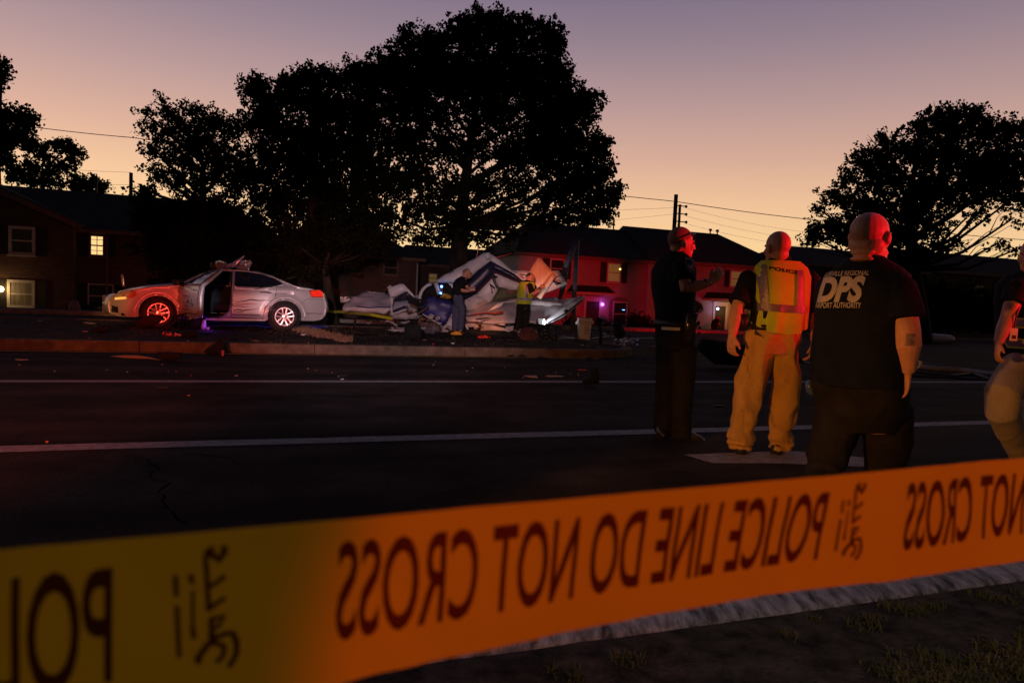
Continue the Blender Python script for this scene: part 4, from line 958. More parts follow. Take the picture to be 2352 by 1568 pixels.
# sills, seams and mouldings as thin dark strips
def line3(name, pts, r, m, parent=car, off=.004, sg=1):
    Q = []
    for (x0, z0), (x1, z1) in zip(pts, pts[1:]):
        n = max(1, int(math.hypot(x1 - x0, z1 - z0) / .06))
        for k in range(n): x, z = x0 + (x1 - x0) * k / n, z0 + (z1 - z0) * k / n; Q.append(Vector((x, sg * (hw(x, z) + off), z)))
    x, z = pts[-1]; Q.append(Vector((x, sg * (hw(x, z) + off), z))); return MB().tube(Q, r, 5).build(name, m, parent)
for sg in (1, -1):
    line3('door_seam', [(2.22, 1.38), (2.24, 1.0), (2.24, .5), (2.24, .27), (1.55, .26), (1.50, .36), (1.42, .55), (1.28, .73), (1.24, .9), (1.22, 1.12), (1.13, 1.25), (1.30, 1.33), (1.6, 1.395), (2.0, 1.425), (2.24, 1.425)], .006, M_black, sg=sg)
    line3('belt_crease', [(.75, 1.035), (1.0, 1.045), (1.3, 1.06), (1.5, 1.03), (1.72, .97)], .011, M_dec, sg=sg)
    line3('bumper_seam', [(.05, .78), (.52, .785), (.66, .66)], .004, M_black, sg=sg)
    line3('sill_seam', [(1.5, .255), (3.36, .25)], .006, M_black, sg=sg)
    line3('skirt', [(.12, .42), (.3, .43), (.62, .42)], .008, M_dec, sg=sg)
    side('door_moulding', [(1.55, .335), (2.22, .335), (2.22, .36), (1.6, .36)], [], mat('moulding_grey', (.16, .16, .17), .5), sg, car, off=.008, sp=.05)
    tl = side('tail_lamp', [(.09, .84), (.40, .84), (.44, .985), (.20, 1.015), (.13, .985)], [], M_red, sg, car, off=.008, sp=.04)
    line3('tail_lamp_bezel', [(.09, .84), (.41, .835), (.45, .99), (.20, 1.025)], .012, M_chrome, parent=tl, off=.008, sg=sg)
    hl = side('headlight', [(4.22, .735), (4.30, .66), (4.50, .60), (4.70, .585), (4.70, .66), (4.62, .755), (4.42, .825), (4.25, .80)], [], M_lens, sg, car, off=.010, sp=.04)
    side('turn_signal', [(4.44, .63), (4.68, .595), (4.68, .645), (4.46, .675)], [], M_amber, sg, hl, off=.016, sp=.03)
    side('side_marker', [(4.24, .73), (4.31, .67), (4.42, .65), (4.34, .79), (4.27, .79)], [], mat('lens_orange', (.5, .1, .02), .2, coat=.5), sg, hl, off=.015, sp=.03)
    # flared arch lips
    for c in (WR, WF):
        A = arch(c, .43, 0, 180, 16); B_ = arch(c, .50, 0, 180, 16)
        side('wheel_arch', list(A) + list(reversed(B_)), [], M_silver, sg, car, off=.012, sp=.05, th=.06)
# handle, fuel cap, markings on the rear door
mb = MB(); y = hw(1.5, .9) + .03; mb.tube([(1.36, y, .90), (1.45, y + .012, .905), (1.60, y, .90)], [.014, .02, .014], 8, round_end=True); mb.build('door_handle', M_chrome, car, True)
fcx, fcz = .89, .90; mb = MB(); mb.lathe((fcx, hw(fcx, fcz) + .002, fcz), (0, 1, 0), [(0, .085), (.008, .083), (.008, .07), (.005, .06), (.006, .0)], 24); mb.build('fuel_cap', M_silver, car, True)
def flame(pts, w, m, nm='decal_stripe', hwf=hw, parent=car, T_=None):
    """tapering painted streak along x,z points"""
    mb = MB(); Q = []
    for (x0, z0), (x1, z1) in zip(pts, pts[1:]):
        for k in range(6): f = k / 6; Q.append((x0 + (x1 - x0) * f, z0 + (z1 - z0) * f))
    Q.append(pts[-1]); n = len(Q)
    for i, (x, z) in enumerate(Q):
        a, c = Q[max(0, i - 1)], Q[min(n - 1, i + 1)]; dx, dz = c[0] - a[0], c[1] - a[1]; ln = math.hypot(dx, dz) or 1; ww = w * math.sin(math.pi * (.12 + .88 * i / (n - 1))) ** .8 * .5
        for s in (1, -1):
            X, Z = x - s * dz / ln * ww, z + s * dx / ln * ww; p = Vector((X, hwf(X, Z) + .005, Z)); mb.v.append(T_ @ p if T_ else p)
    mb.f = [(2 * i, 2 * i + 2, 2 * i + 3, 2 * i + 1) for i in range(n - 1)]
    return mb.build(nm, m, parent)
flame([(2.15, .64), (1.95, .68), (1.8, .715), (1.65, .70), (1.45, .715), (1.2, .70)], .028, M_dec)
flame([(2.2, .60), (2.05, .585), (1.9, .61), (1.6, .625)], .022, M_decr); flame([(2.22, .545), (2.1, .55), (1.98, .54), (1.85, .555)], .018, M_dec)
flame([(2.2, .44), (2.1, .47), (2.0, .445), (1.85, .47), (1.6, .50)], .03, M_dec); flame([(2.2, .42), (2.05, .405), (1.95, .425)], .02, M_dec)
for i in range(4):
    for j in range(3): flame([(1.50 - i * .055 + j * .012, .575 - j * .03 - i * .008), (1.465 - i * .055 + j * .012, .567 - j * .03 - i * .008)], .022, M_dec)
flame([(1.42, .475), (1.22, .475)], .012, M_dec)
# wheels
def wheel(x, sg, tilt=0):
    e_ = bpy.data.objects.new('wheel', None); COL.objects.link(e_); e_.parent = car; e_.location = (x, sg * .80, WRr); e_.rotation_euler = (0, 0, tilt); ax = (0, sg, 0)
    MB().lathe((0, 0, 0), ax, [(-.11, .225), (-.11, .29), (-.09, .322), (-.03, .33), (.03, .33), (.085, .322), (.105, .295), (.11, .235), (.09, .222), (-.09, .222)], 40, True).build('tyre', M_rub, e_, True)
    mb = MB(); mb.lathe((0, 0, 0), ax, [(.085, .222), (.098, .228), (.098, .208), (.06, .198), (-.09, .196), (-.09, .222)], 40, True)
    for k in range(5):
        a = rad(90 + 72 * k)
        for s in (-.055, .055):
            d = Vector((math.cos(a), 0, math.sin(a))); n_ = Vector((-math.sin(a), 0, math.cos(a))); Y_ = Vector((0, sg, 0))
            p0 = d * .05 + n_ * s * .55 + Y_ * .075; p1 = d * .212 + n_ * s * 1.0 + Y_ * .088
            mb.loft([(p0, n_ * .020, Y_ * .016), (p0.lerp(p1, .5), n_ * .019, Y_ * .016), (p1, n_ * .024, Y_ * .014)], 8, 4)
    mb.lathe((0, sg * .05, 0), ax, [(0, .075), (.03, .07), (.042, .045), (.046, 0)], 20)
    mb.build('rim', M_alloy, e_, False)
    mb = MB(); mb.lathe((0, -sg * .02, 0), ax, [(0, .0), (.0, .16), (.015, .16), (.015, .0)], 24)
    for k in range(5):
        a = rad(54 + 72 * k); mb.lathe((.052 * math.cos(a), sg * .088, .052 * math.sin(a)), ax, [(0, .009), (.012, .008), (.012, 0)], 6)
    mb.build('brake_disc', mat('iron_dark', (.06, .055, .05), .5, metal=.6), e_)
for x, t in ((WR, 0), (WF, rad(5))):
    wheel(x, 1, t); wheel(x, -1, t)
# wheel housings, floor, cabin
mb = MB(); mb.box((.35, -.78, .24), (4.55, .78, .30)); mb.box((.2, -.72, .3), (1.5, .74, .62)); 
for c in (WR, WF): mb.lathe((c, .62, WRr), (0, 1, 0), [(0, 0), (0, .40), (.23, .40)], 24); mb.lathe((c, -.62, WRr), (0, -1, 0), [(0, 0), (0, .40), (.23, .40)], 24)
mb.box((3.4, -.75, .3), (3.5, .75, .98)); mb.build('floor_pan', M_int, car)
mb = MB()
for y in (.38, -.38):
    mb.loft([(Vector((2.35, y, .42)), Vector((.27, 0, 0)), Vector((0, .25, 0))), (Vector((2.35, y, .58)), Vector((.28, 0, 0)), Vector((0, .26, 0)))], 16, 5)
    mb.loft([(Vector((2.10, y, .55)), Vector((.08, 0, 0)), Vector((0, .25, 0))), (Vector((1.98, y, .9)), Vector((.075, 0, 0)), Vector((0, .25, 0))), (Vector((1.92, y, 1.08)), Vector((.06, 0, 0)), Vector((0, .18, 0)))], 16, 4)
    mb.loft([(Vector((1.90, y, 1.08)), Vector((.05, 0, 0)), Vector((0, .12, 0))), (Vector((1.87, y, 1.26)), Vector((.045, 0, 0)), Vector((0, .12, 0)))], 14, 4)
mb.loft([(Vector((1.35, 0, .42)), Vector((.27, 0, 0)), Vector((0, .66, 0))), (Vector((1.35, 0, .58)), Vector((.27, 0, 0)), Vector((0, .66, 0)))], 16, 6); mb.loft([(Vector((1.12, 0, .55)), Vector((.08, 0, 0)), Vector((0, .66, 0))), (Vector((1.0, 0, 1.1)), Vector((.07, 0, 0)), Vector((0, .6, 0)))], 16, 6)
mb.build('seat', M_seatf, car, True)
mb = MB(); mb.loft([(Vector((3.15, -.7, .82)), Vector((.2, 0, 0)), Vector((0, 0, .14))), (Vector((3.15, .7, .82)), Vector((.2, 0, 0)), Vector((0, 0, .14)))], 14, 3); mb.build('dashboard', M_int, car, True)
c_ = Vector((2.86, .38, .90)); a_ = Vector((-.9, 0, .42)).normalized(); w_ = Vector((0, 1, 0)); d_ = a_.cross(w_)
MB().tube([c_ + w_ * .19 * math.cos(k * .3927) + d_ * .19 * math.sin(k * .3927) for k in range(17)], .014, 6, cap=False).tube([c_ - w_ * .18, c_, c_ + w_ * .18], .016, 6).build('steering_wheel', M_black, car, True)
# inner door frame lips of the open doorway
P = [(x, z) for x, z in DOORH]
mb = MB(); Q = [Vector((x, hw(x, z) - .045, z)) for x, z in densify(P, .08)]; mb.tube(Q + [Q[0]], .02, 6, cap=False); mb.build('door_seal', M_black, car, True)
# open front door
dA = rad(68); hx = 3.37
door = bpy.data.objects.new('front_door', None); COL.objects.link(door); door.parent = car; door.location = (hx, hw(3.3, .6) - .01, 0); door.rotation_euler = (0, 0, -dA)
# closed: door runs from hx backwards (-x); opening swings the rear edge outwards (+y)
DP = [(-1.10, .30), (-1.14, .5), (-1.12, 1.0), (-.9, 1.005), (-.05, .99), (.0, .9), (.0, .28), (-.9, .25)]
def dmap(x, z, off): return Vector((x, hw(min(3.3, hx + x), z) - hw(3.3, .6) + off, z))
def dpanel(name, outl, holes, m, off, th, parent=None, sp=.07, smooth=True):
    V, F, L = tri2d(outl, holes, sp); mb = MB(); n = len(V); mb.v = [dmap(p.x, p.y, off) for p in V] + [dmap(p.x, p.y, off - th) for p in V]
    mb.f = [tuple(reversed(f)) for f in F] + [tuple(n + i for i in f) for f in F] + [(a + n, b + n, b, a) for a, b in bedges(F)]
    return mb.build(name, m, parent or door, smooth)
dpanel('door_skin', DP, [], M_silver, .0, .015)
dpanel('door_lining', [(x * .96 - .02, z * .97 + .02) for x, z in DP], [], M_black, -.02, .07)
WFRO = [(-1.12, 1.0), (-1.14, 1.39), (-.88, 1.385), (-.72, 1.35), (-.12, 1.05), (-.05, .99)]
WFRI = [(-1.08, 1.01), (-1.10, 1.355), (-.88, 1.35), (-.74, 1.315), (-.2, 1.04), (-.18, 1.01)]
dpanel('window_frame', WFRO, [WFRI], M_black, -.005, .035, sp=.06)
mg = M_wshield
dpanel('door_glass', WFRI, [], mat('door_glass', (.10, .14, .17), .1, spec=.9, trans=.85), -.015, .005, sp=.1)
mb = MB(); Q = [dmap(x, z, -.05) for x, z in [(-1.10, .30), (-1.145, .5), (-1.14, .75), (-1.12, 1.0), (-1.13, 1.38)]]; mb.tube(Q, [.05, .055, .055, .05, .03], 8); mb.build('door_edge', M_silver, door, True)
mb = MB(); mb.tube([dmap(-.18, .98, .0) , dmap(-.15, 1.0, .08)], .025, 8); mb.loft([(dmap(-.13, 1.05, .08), Vector((.06, .02, 0)), Vector((0, 0, .065))), (dmap(-.1, 1.05, .24), Vector((.05, .02, 0)), Vector((0, 0, .065)))], 14, 3); mb.build('wing_mirror', M_black, door, True)
mb = MB(); y_ = .03; mb.tube([dmap(-.95, .90, .03), dmap(-.87, .905, .04), dmap(-.75, .90, .03)], [.014, .02, .014], 8, round_end=True); mb.build('door_handle', M_chrome, door, True)
hwd = lambda x, z: hw(min(3.3, hx + x), z) - hw(3.3, .6)
for k in range(26):
    x = -.92 + .66 * random.random(); z = .42 + .34 * random.random(); flame([(x, z), (x + random.uniform(.05, .14), z + random.uniform(-.03, .05))], random.uniform(.012, .04), M_dec, hwf=hwd, parent=door)
dpanel('door_moulding', [(-1.08, .36), (-.04, .36), (-.04, .375), (-1.08, .375)], [], M_dec, .008, .01, sp=.08)
# headlining edge & mirror glass
# ------------------------------------------------------------------ wreck metal on the car roof
cm = mat('crumpled_aluminium', (.55, .52, .53), .32, metal=.7, var=.1, nscale=9)
ro = Vector(W(548, 606, 16.6)); wt = thing('crumpled_sheet', ro, 'crumpled bare metal sheet folded over the sedan roof with one blade sticking up', 'wreckage')
def z1(x, y): return (x / 3, 520.6 + y / 3)
def z1r(x, y): return (x / 3, 531.2 + y / 3)
def z3(x, y): return (784 + x * .1406, 569.6 + y * .1406)
def z4(x, y): return (1071.9 + x * .1406, 569.6 + y * .1406)
def PW(f, pts, Y, dy=None): return [W(*f(*p[:2]), Y + (p[2] if len(p) > 2 else 0)) for p in pts]
pillow('folded_sheet', PW(z1r, [(1480, 212, .1), (1510, 200, 0), (1555, 215, -.2), (1580, 238, 0), (1590, 262, .2), (1490, 262, .1)], 16.7), cm, wt, .02, .05, .05, .02, org=ro)
pillow('folded_sheet', PW(z1r, [(1625, 205, .2), (1690, 198, -.1), (1725, 197, 0), (1738, 218, .2), (1715, 270, -.1), (1640, 258, .1), (1600, 240, 0)], 16.75), cm, wt, .02, .05, .05, .03, org=ro)
pillow('blade', PW(z1r, [(1578, 228, 0), (1610, 215, .05), (1685, 165, 0), (1680, 180, 0), (1640, 222, 0), (1630, 240, 0), (1600, 252, 0), (1580, 245, 0)], 16.5), cm, wt, .02, .03, .05, .015, org=ro)
pillow('black_fold', PW(z1r, [(1452, 215, 0), (1482, 208, 0), (1486, 268, 0), (1450, 262, 0)], 16.72), M_black, wt, .05, .05, .06, .02, org=ro)
bo = W(282, 638, 16.0); tt = thing('bonnet_shard', bo, 'small upright pinkish shard standing on the sedan bonnet', 'wreckage'); pillow('shard', PW(z1, [(835, 330), (845, 326), (853, 350), (860, 412), (842, 412)], 16.2), cm, tt, .02, .01, .05, 0, org=bo)
# blue tarpaulin on the ground under and behind the car
V, F, L = tri2d([(0, 0), (3.9, .1), (3.8, 1.5), (2.0, 1.7), (-.1, 1.3)], (), .14); mb = MB(); tb_ = CORG + cf * (-.1) + cl_ * .55
for p in V: q = tb_ + cf * (p.x) - cl_ * p.y; mb.v.append(Vector((q.x, q.y, MZ + .055 + .05 * noise.noise(Vector((p.x * 3, p.y * 3, 0))))) - tb_)
n = len(V); mb.v += [v - Vector((0, 0, .012)) for v in mb.v]; mb.f = [tuple(f) for f in F] + [tuple(n + i for i in reversed(f)) for f in F] + [(a + n, b + n, b, a) for a, b in bedges(F)]
tp = tag(mb.build('tarpaulin', mat('blue_tarp', (.01, .03, .5), .45, var=.3, nscale=5), smooth=True), 'bright blue tarpaulin spread on the ground beneath the silver sedan', 'tarpaulin'); tp.location = tb_

# ================================================================== AIRCRAFT WRECKAGE
M_aw = mat('aircraft_white', (.62, .60, .60), .42, var=.12, nscale=2.5, coat=.2)
M_awd = mat('aircraft_white_dirty', (.42, .38, .37), .6, var=.35, nscale=4, bump=.3, bscale=14)
M_navy = mat('aircraft_navy', (.012, .014, .045), .4, var=.3)
M_blue = mat('aircraft_blue', (.022, .022, .16), .45, var=.25, nscale=3)
M_stripe = mat('stripe_maroon', (.06, .02, .03), .5)
M_dark = mat('wreck_black', (.008, .007, .007), .9, var=.4, bump=.5, bscale=20)
M_green = mat('zinc_primer', (.09, .10, .05), .7, var=.3)
M_brown = mat('wreck_brown', (.16, .08, .045), .8, var=.4, nscale=6)
M_orange_lit = mat('control_surface', (.62, .40, .27), .5, var=.08, nscale=1.5, bump=.9, bscale=3, stretch=(6, .3, .3))  # orange tint put into the colour for amber light on this panel
M_yell = mat('insulation_yellow', (.45, .25, .03), .9, var=.4, nscale=20, bump=.6)
WO = G(1120, 772, MZ); WO.y = 19.6; WO = Vector((W(1120, 770, 19.6).x, 19.6, MZ))
wr = thing('aircraft_wreckage', WO, 'broken white light aircraft with navy stripes, folded in an upturned V on the median', 'aircraft')
def PL(name, f, pts, Y, m, thick=.04, bulge=.08, crumple=.03, sp=.14, **k): return pillow(name, PW(f, pts, Y), m, wr, thick, bulge * .42, sp, crumple * 1.5, org=WO, power=.6, smooth=True, **k)
# left wing
PL('wing', z3, [(20, 985, -.2), (60, 925, .1), (300, 770, .8), (420, 730, 1.1), (560, 748, 1.2), (800, 785, 1.2), (1300, 800, 1.1), (1310, 960, .4), (1050, 1075, -.1), (840, 1095, -.2), (500, 1045, -.3), (150, 1015, -.3), (60, 1012, -.25)], 19.4, M_aw, .06, .16, .03)
PL('wing_edge', z3, [(25, 985, 0), (250, 955, -.05), (480, 975, -.05), (820, 970, -.05), (845, 1105, 0), (500, 1055, 0), (60, 1015, 0)], 19.05, M_aw, .04, .09, .02)
mb = MB(WO); mb.tube(PW(z3, [(250, 952), (350, 965), (470, 975), (600, 962), (830, 970)], 18.93), .016, 6); mb.build('seam', M_blue, wr)
PL('wing_tip', z3, [(480, 735, 0), (555, 712, 0), (562, 718, 0), (500, 742, 0)], 19.9, M_aw, .03, .01, 0, .1)
# cowling arch
PL('cowling', z3, [(765, 690), (780, 648), (960, 585), (1010, 585), (1052, 622), (1210, 798), (1172, 798), (1075, 708), (1050, 710), (940, 765), (880, 798), (800, 805)], 18.9, mat('cowling_white', (.72, .70, .72), .35, coat=.3, var=.05), .06, .08, .004, .09)
PL('cowling_glass', z3, [(885, 805, .05), (1050, 712, .05), (1080, 712, .05), (1165, 800, .05), (1120, 830, .05), (850, 870, .1)], 18.95, mat('smoked_glass', (.03, .03, .04), .15, spec=.8, var=.6, nscale=8), .02, .01, 0, .12)
PL('cowling_side', z3, [(795, 806), (848, 812), (850, 880), (832, 950), (850, 1100), (832, 1095), (805, 900)], 18.85, M_aw, .04, .03, .005, .08)
PL('cowling_tip', z3, [(748, 655), (790, 607), (822, 625), (768, 668)], 18.8, M_aw, .05, .03, 0, .06)
PL('fuselage_skin', z3, [(838, 1020), (1040, 938), (1095, 1000), (1085, 1030), (850, 1092)], 18.8, M_navy, .04, .03, .01, .1)
PL('fuselage_skin', z3, [(850, 1092), (1085, 1030), (1110, 950), (1240, 960), (1300, 1060), (1250, 1150), (1060, 1165), (850, 1148)], 18.8, M_awd, .05, .08, .04, .1)
for k in (0, 1): mb = MB(WO); mb.tube(PW(z3, [(845, 1062 + 18 * k), (960, 1032 + 16 * k), (1085, 985 + 14 * k)], 18.70), .012, 6); mb.build('pinstripe', M_aw, wr)
PL('engine_mount', z3, [(1075, 810), (1300, 830), (1420, 860), (1400, 930), (1270, 965), (1180, 950), (1110, 900)], 18.75, M_dark, .1, .14, .06, .1)
PL('engine_block', z3, [(1240, 940), (1340, 900), (1400, 1000), (1330, 1100), (1240, 1040)], 18.7, M_dark, .12, .14, .06, .1)
PL('torn_skin', z3, [(1040, 950, 0), (1085, 940, 0), (1085, 1000, 0), (1055, 1000, 0)], 18.6, M_brown, .03, .02, .01, .06); PL('torn_skin', z3, [(1165, 1105), (1215, 1095), (1235, 1120), (1210, 1140), (1180, 1130)], 18.55, M_awd, .03, .03, .02, .05)
PL('torn_skin', z3, [(1100, 905), (1130, 900), (1260, 970), (1240, 1000), (1120, 940)], 18.55, M_brown, .02, .02, .03, .06)
# blue engine cowl
PL('blue_panel', z3, [(1420, 800), (1500, 788), (1560, 825), (1780, 862), (1835, 960), (1815, 1080), (1650, 1278), (1600, 1225), (1470, 1150), (1310, 1085), (1300, 1040), (1350, 930)], 18.6, M_blue, .06, .12, .025, .1)
mb = MB(WO); mb.tube(PW(z3, [(1325, 1075), (1450, 1150), (1560, 1215), (1600, 1235), (1645, 1218)], 18.42), .02, 6); mb.build('torn_edge', M_aw, wr, True)
mb = MB(WO); mb.tube(PW(z3, [(1280, 850), (1282, 790), (1305, 720), (1350, 655), (1410, 608), (1468, 588)], 18.9), .045, 8); mb.build('door_frame', M_aw, wr, True)
mb = MB(WO); mb.tube(PW(z3, [(1272, 875), (1295, 875)], 18.5), .03, 6); mb.tube(PW(z3, [(1270, 958), (1320, 960)], 18.4), .014, 6); mb.build('brass_clip', mat('brass', (.8, .45, .1), .3, metal=.8), wr)
PL('cabin_wall', z3, [(1380, 640), (1530, 575), (1600, 560), (1850, 580), (1850, 860), (1560, 830), (1420, 800), (1300, 840)], 19.6, M_dark, .05, .1, .03, .15)
mb = MB(WO); mb.tube(PW(z3, [(1540, 570), (1600, 755)], 18.9), .06, 8); mb.build('window_post', M_aw, wr, True)
PL('window_post', z3, [(1738, 572), (1785, 575), (1838, 590), (1835, 620), (1818, 672), (1790, 620)], 18.95, M_aw, .04, .02, 0, .08)
PL('insulation', z3, [(1615, 800), (1680, 738), (1730, 745), (1795, 780), (1795, 830), (1640, 820)], 18.85, M_yell, .08, .09, .05, .07)
PL('instrument_panel', z3, [(1580, 650), (1640, 610), (1665, 680), (1650, 730), (1600, 720)], 19.0, M_brown, .08, .04, .03, .07)
mb = MB(WO); mb.sph(W(*z3(1637, 628), 18.8), .035); mb.sph(W(*z3(1625, 737), 18.75), .03); mb.build('blue_lamp', mat('lamp_blue', (.2, .4, 1), emit=(.1, .3, 1), estr=7), wr)
PL('nose_skin', z3, [(1650, 1285, 0), (1735, 1180, -.1), (1832, 1050, 0), (1850, 1180, .1), (1800, 1330, 0), (1735, 1375, -.1), (1640, 1378, 0)], 18.5, M_aw, .04, .08, .09, .07)
PL('belly_debris', z3, [(1255, 1200), (1310, 1120), (1420, 1150), (1540, 1210), (1640, 1320), (1600, 1345), (1480, 1290), (1380, 1290), (1290, 1280)], 18.45, M_brown, .06, .07, .06, .08)
mb = MB(WO); a_ = W(*z3(1430, 1318), 18.2); b_ = W(*z3(1620, 1340), 18.75); ax = (b_ - a_); L_ = ax.length
mb.lathe(a_, ax, [(0, .145), (.01, .16), (L_, .15), (L_, 0), (L_ - .02, 0), (L_ - .02, .12), (0.01, .14)], 24, True); mb.build('exhaust_duct', mat('duct_metal', (.3, .27, .3), .35, metal=.6), wr, True)
# folded fuselage
PL('fuselage_roof', z4, [(-515, 560, -.2), (-380, 480, -.2), (0, 262, 0), (150, 165, .1), (290, 95, .2), (345, 108, .1), (388, 205, -.1), (200, 355, -.2), (0, 515, -.3), (-70, 580, -.3), (-280, 560, -.35)], 19.3, M_aw, .08, .28, .035, .14)
PL('fuselage_stripe', z4, [(-60, 580), (0, 520), (388, 212), (430, 330), (432, 440), (300, 590), (120, 760), (0, 850), (-100, 860)], 19.15, M_navy, .05, .14, .02, .14)
PL('fuselage_side', z4, [(120, 770), (432, 452), (505, 640), (500, 700), (410, 850), (372, 885), (260, 830)], 19.1, M_aw, .05, .08, .02, .12)
PL('fuselage_side', z4, [(-60, 860), (120, 770), (260, 800), (410, 850), (370, 890), (60, 1030), (-40, 1090), (-140, 1060)], 19.12, M_awd, .06, .12, .04, .14)
for k in range(3): mb = MB(WO); mb.tube(PW(z4, [(120 + 8 * k, 742 + 10 * k), (270 + 8 * k, 590 + 10 * k), (425, 448 + 12 * k)], 18.93), .014, 5); mb.build('pinstripe', M_stripe, wr)
PL('fuselage_top', z4, [(335, 105, .1), (420, 130, 0), (560, 225, 0), (740, 370, 0), (860, 430, 0), (940, 540, 0), (880, 520, 0), (620, 345, -.05), (395, 215, -.1)], 19.3, M_aw, .07, .12, .02, .12)
PL('fuselage_stripe', z4, [(395, 212), (620, 338), (800, 435), (925, 545), (880, 550), (600, 425), (432, 355)], 19.2, M_navy, .05, .06, .01, .1)
PL('fuselage_side', z4, [(440, 375), (600, 440), (880, 555), (865, 620), (825, 690), (700, 685), (620, 650), (530, 640), (495, 600)], 19.2, M_aw, .05, .10, .03, .1)
for k in range(3): mb = MB(WO); mb.tube(PW(z4, [(436, 368 + 13 * k), (600, 430 + 13 * k), (870, 548 + 12 * k)], 19.02), .012, 5); mb.build('pinstripe', M_stripe, wr)
PL('cabin_interior', z4, [(515, 660), (600, 640), (720, 680), (830, 680), (820, 790), (600, 860), (400, 880), (480, 740)], 19.35, M_green, .05, .06, .03, .12)
PL('seat_cushion', z4, [(610, 670), (720, 690), (830, 680), (820, 735), (700, 745), (640, 720)], 19.15, M_brown, .08, .08, .03, .08)
PL('torn_strut', z4, [(432, 450), (450, 520), (500, 640), (490, 670), (440, 560), (415, 500)], 18.98, M_dark, .04, .03, .01, .07); PL('torn_strut', z4, [(450, 452), (515, 462), (480, 490), (450, 480)], 18.96, M_dark, .04, .02, .01, .05)
PL('torn_strut', z4, [(370, 600), (392, 582), (470, 650), (455, 672)], 18.96, M_dark, .04, .02, .01, .05); mb = MB(WO); mb.tube(PW(z4, [(390, 610), (415, 710), (400, 748), (425, 715)], 18.94), .014, 5); mb.build('hanging_wire', M_dark, wr)
PL('tail_fin', z4, [(745, 375, 0), (1030, 378, .2), (1500, 372, .4), (1530, 425, .4), (1640, 585, .3), (1622, 607, .3), (1290, 733, .1), (1180, 730, 0), (930, 560, 0)], 19.5, M_aw, .07, .10, .02, .14)
PL('tail_marking', z4, [(1388, 530), (1420, 525), (1572, 580), (1465, 608)], 19.62, M_navy, .02, .012, 0, .1); mb = MB(WO); mb.tube(PW(z4, [(1430, 488), (1555, 438)], 19.68), .012, 5); mb.tube(PW(z4, [(860, 425), (980, 445), (940, 500), (895, 455)], 19.3), .012, 5); mb.build('panel_line', M_navy, wr)
PL('control_surface', z4, [(955, 520, .1), (1050, 350, .1), (1150, 172, .2), (1190, 165, .2), (1218, 185, .2), (1330, 310, .1), (1442, 432, 0), (1380, 430, 0), (1205, 690, 0), (1140, 640, 0), (1010, 600, .1)], 18.95, M_orange_lit, .06, .05, .004, .12)
PL('control_surface_edge', z4, [(1380, 435), (1445, 435), (1447, 472), (1330, 640), (1212, 842), (1140, 800), (1210, 690)], 18.85, M_orange_lit, .06, .04, .004, .1)
for pts in ([(190, -10), (172, 90), (150, 190)], [(440, 170), (465, 158), (740, 90)]): mb = MB(WO); mb.tube(PW(z4, pts, 19.2), [.018, .014, .008], 6); mb.build('antenna', mat('antenna_red', (.7, .1, .08), .4), wr)
mb = MB(WO); mb.sph(W(*z4(455, 160), 19.2), .04); mb.sph(W(*z4(345, 130), 19.1), .10); mb.build('fairing', M_aw, wr)
# right wing, tip curling up
wg = [(-60, 1095, -.1), (80, 1010, .3), (200, 955, .5), (420, 870, .9), (700, 835, 1.0), (1000, 850, 1.0), (1500, 850, .9), (1740, 850, .7), (1925, 806, .5), (1890, 855, .4), (1750, 975, .2), (1600, 1100, -.1), (1400, 1205, -.3), (1280, 1238, -.4), (1000, 1230, -.4), (600, 1222, -.35), (240, 1218, -.3), (20, 1205, -.3)]
PL('wing', z4, wg, 18.9, mat('wing_grey', (.40, .39, .42), .4, var=.1, nscale=2, coat=.2), .07, .16, .03, .14)
PL('wing_edge', z4, [(1922, 806, .42), (1895, 850, .33), (1750, 985, .1), (1600, 1110, -.2), (1400, 1212, -.4), (1285, 1238, -.5), (1250, 1215, -.5), (1420, 1090, -.2), (1560, 980, 0), (1720, 880, .25)], 18.72, M_aw, .06, .07, .004, .1)
mb = MB(WO); mb.tube(PW(z4, [(1885, 850, .3), (1760, 950, .1), (1620, 1060, -.15), (1470, 1150, -.38), (1330, 1220, -.5)], 18.55), .02, 6); mb.build('edge_seam', M_navy, wr)
mb = MB(WO); mb.tube(PW(z4, [(1600, 1035, -.2), (1640, 1015, -.15)], 18.5), .035, 8); mb.build('position_lamp', M_dark, wr)
PL('wing_crease', z4, [(300, 1090), (370, 1010), (500, 905), (620, 880), (560, 960), (430, 1010), (330, 1040)], 18.62, M_aw, .03, .04, .04, .09)
PL('wing_crease', z4, [(520, 900), (800, 835), (1090, 850), (1560, 905), (1570, 925), (1450, 960), (1090, 930), (800, 895)], 19.15, M_awd, .05, .06, .02, .12)
mb = MB(WO); mb.tube(PW(z4, [(-30, 1110, .1), (120, 1085, -.1), (310, 1055, -.25), (450, 1065, -.3), (590, 1045, -.3)], 18.35), [.015, .022, .02, .035, .03], 7); mb.build('control_cable', mat('cable_red', (.25, .04, .02), .5), wr, True)
PL('belly_panel', z4, [(-20, 1228, 0), (235, 1228, 0), (190, 1265, 0), (100, 1290, 0), (-20, 1298, 0)], 18.4, M_awd, .04, .04, .02, .1)
PL('belly_panel', z4, [(250, 1232), (420, 1255), (640, 1310), (735, 1350), (700, 1368), (460, 1345), (225, 1345)], 18.3, M_awd, .04, .05, .03, .1)
PL('belly_debris', z4, [(450, 1225, .2), (1000, 1240, .3), (1380, 1240, .3), (1350, 1330, .3), (980, 1330, .2), (700, 1330, 0)], 19.2, M_dark, .08, .1, .05, .14)
mb = MB(WO)
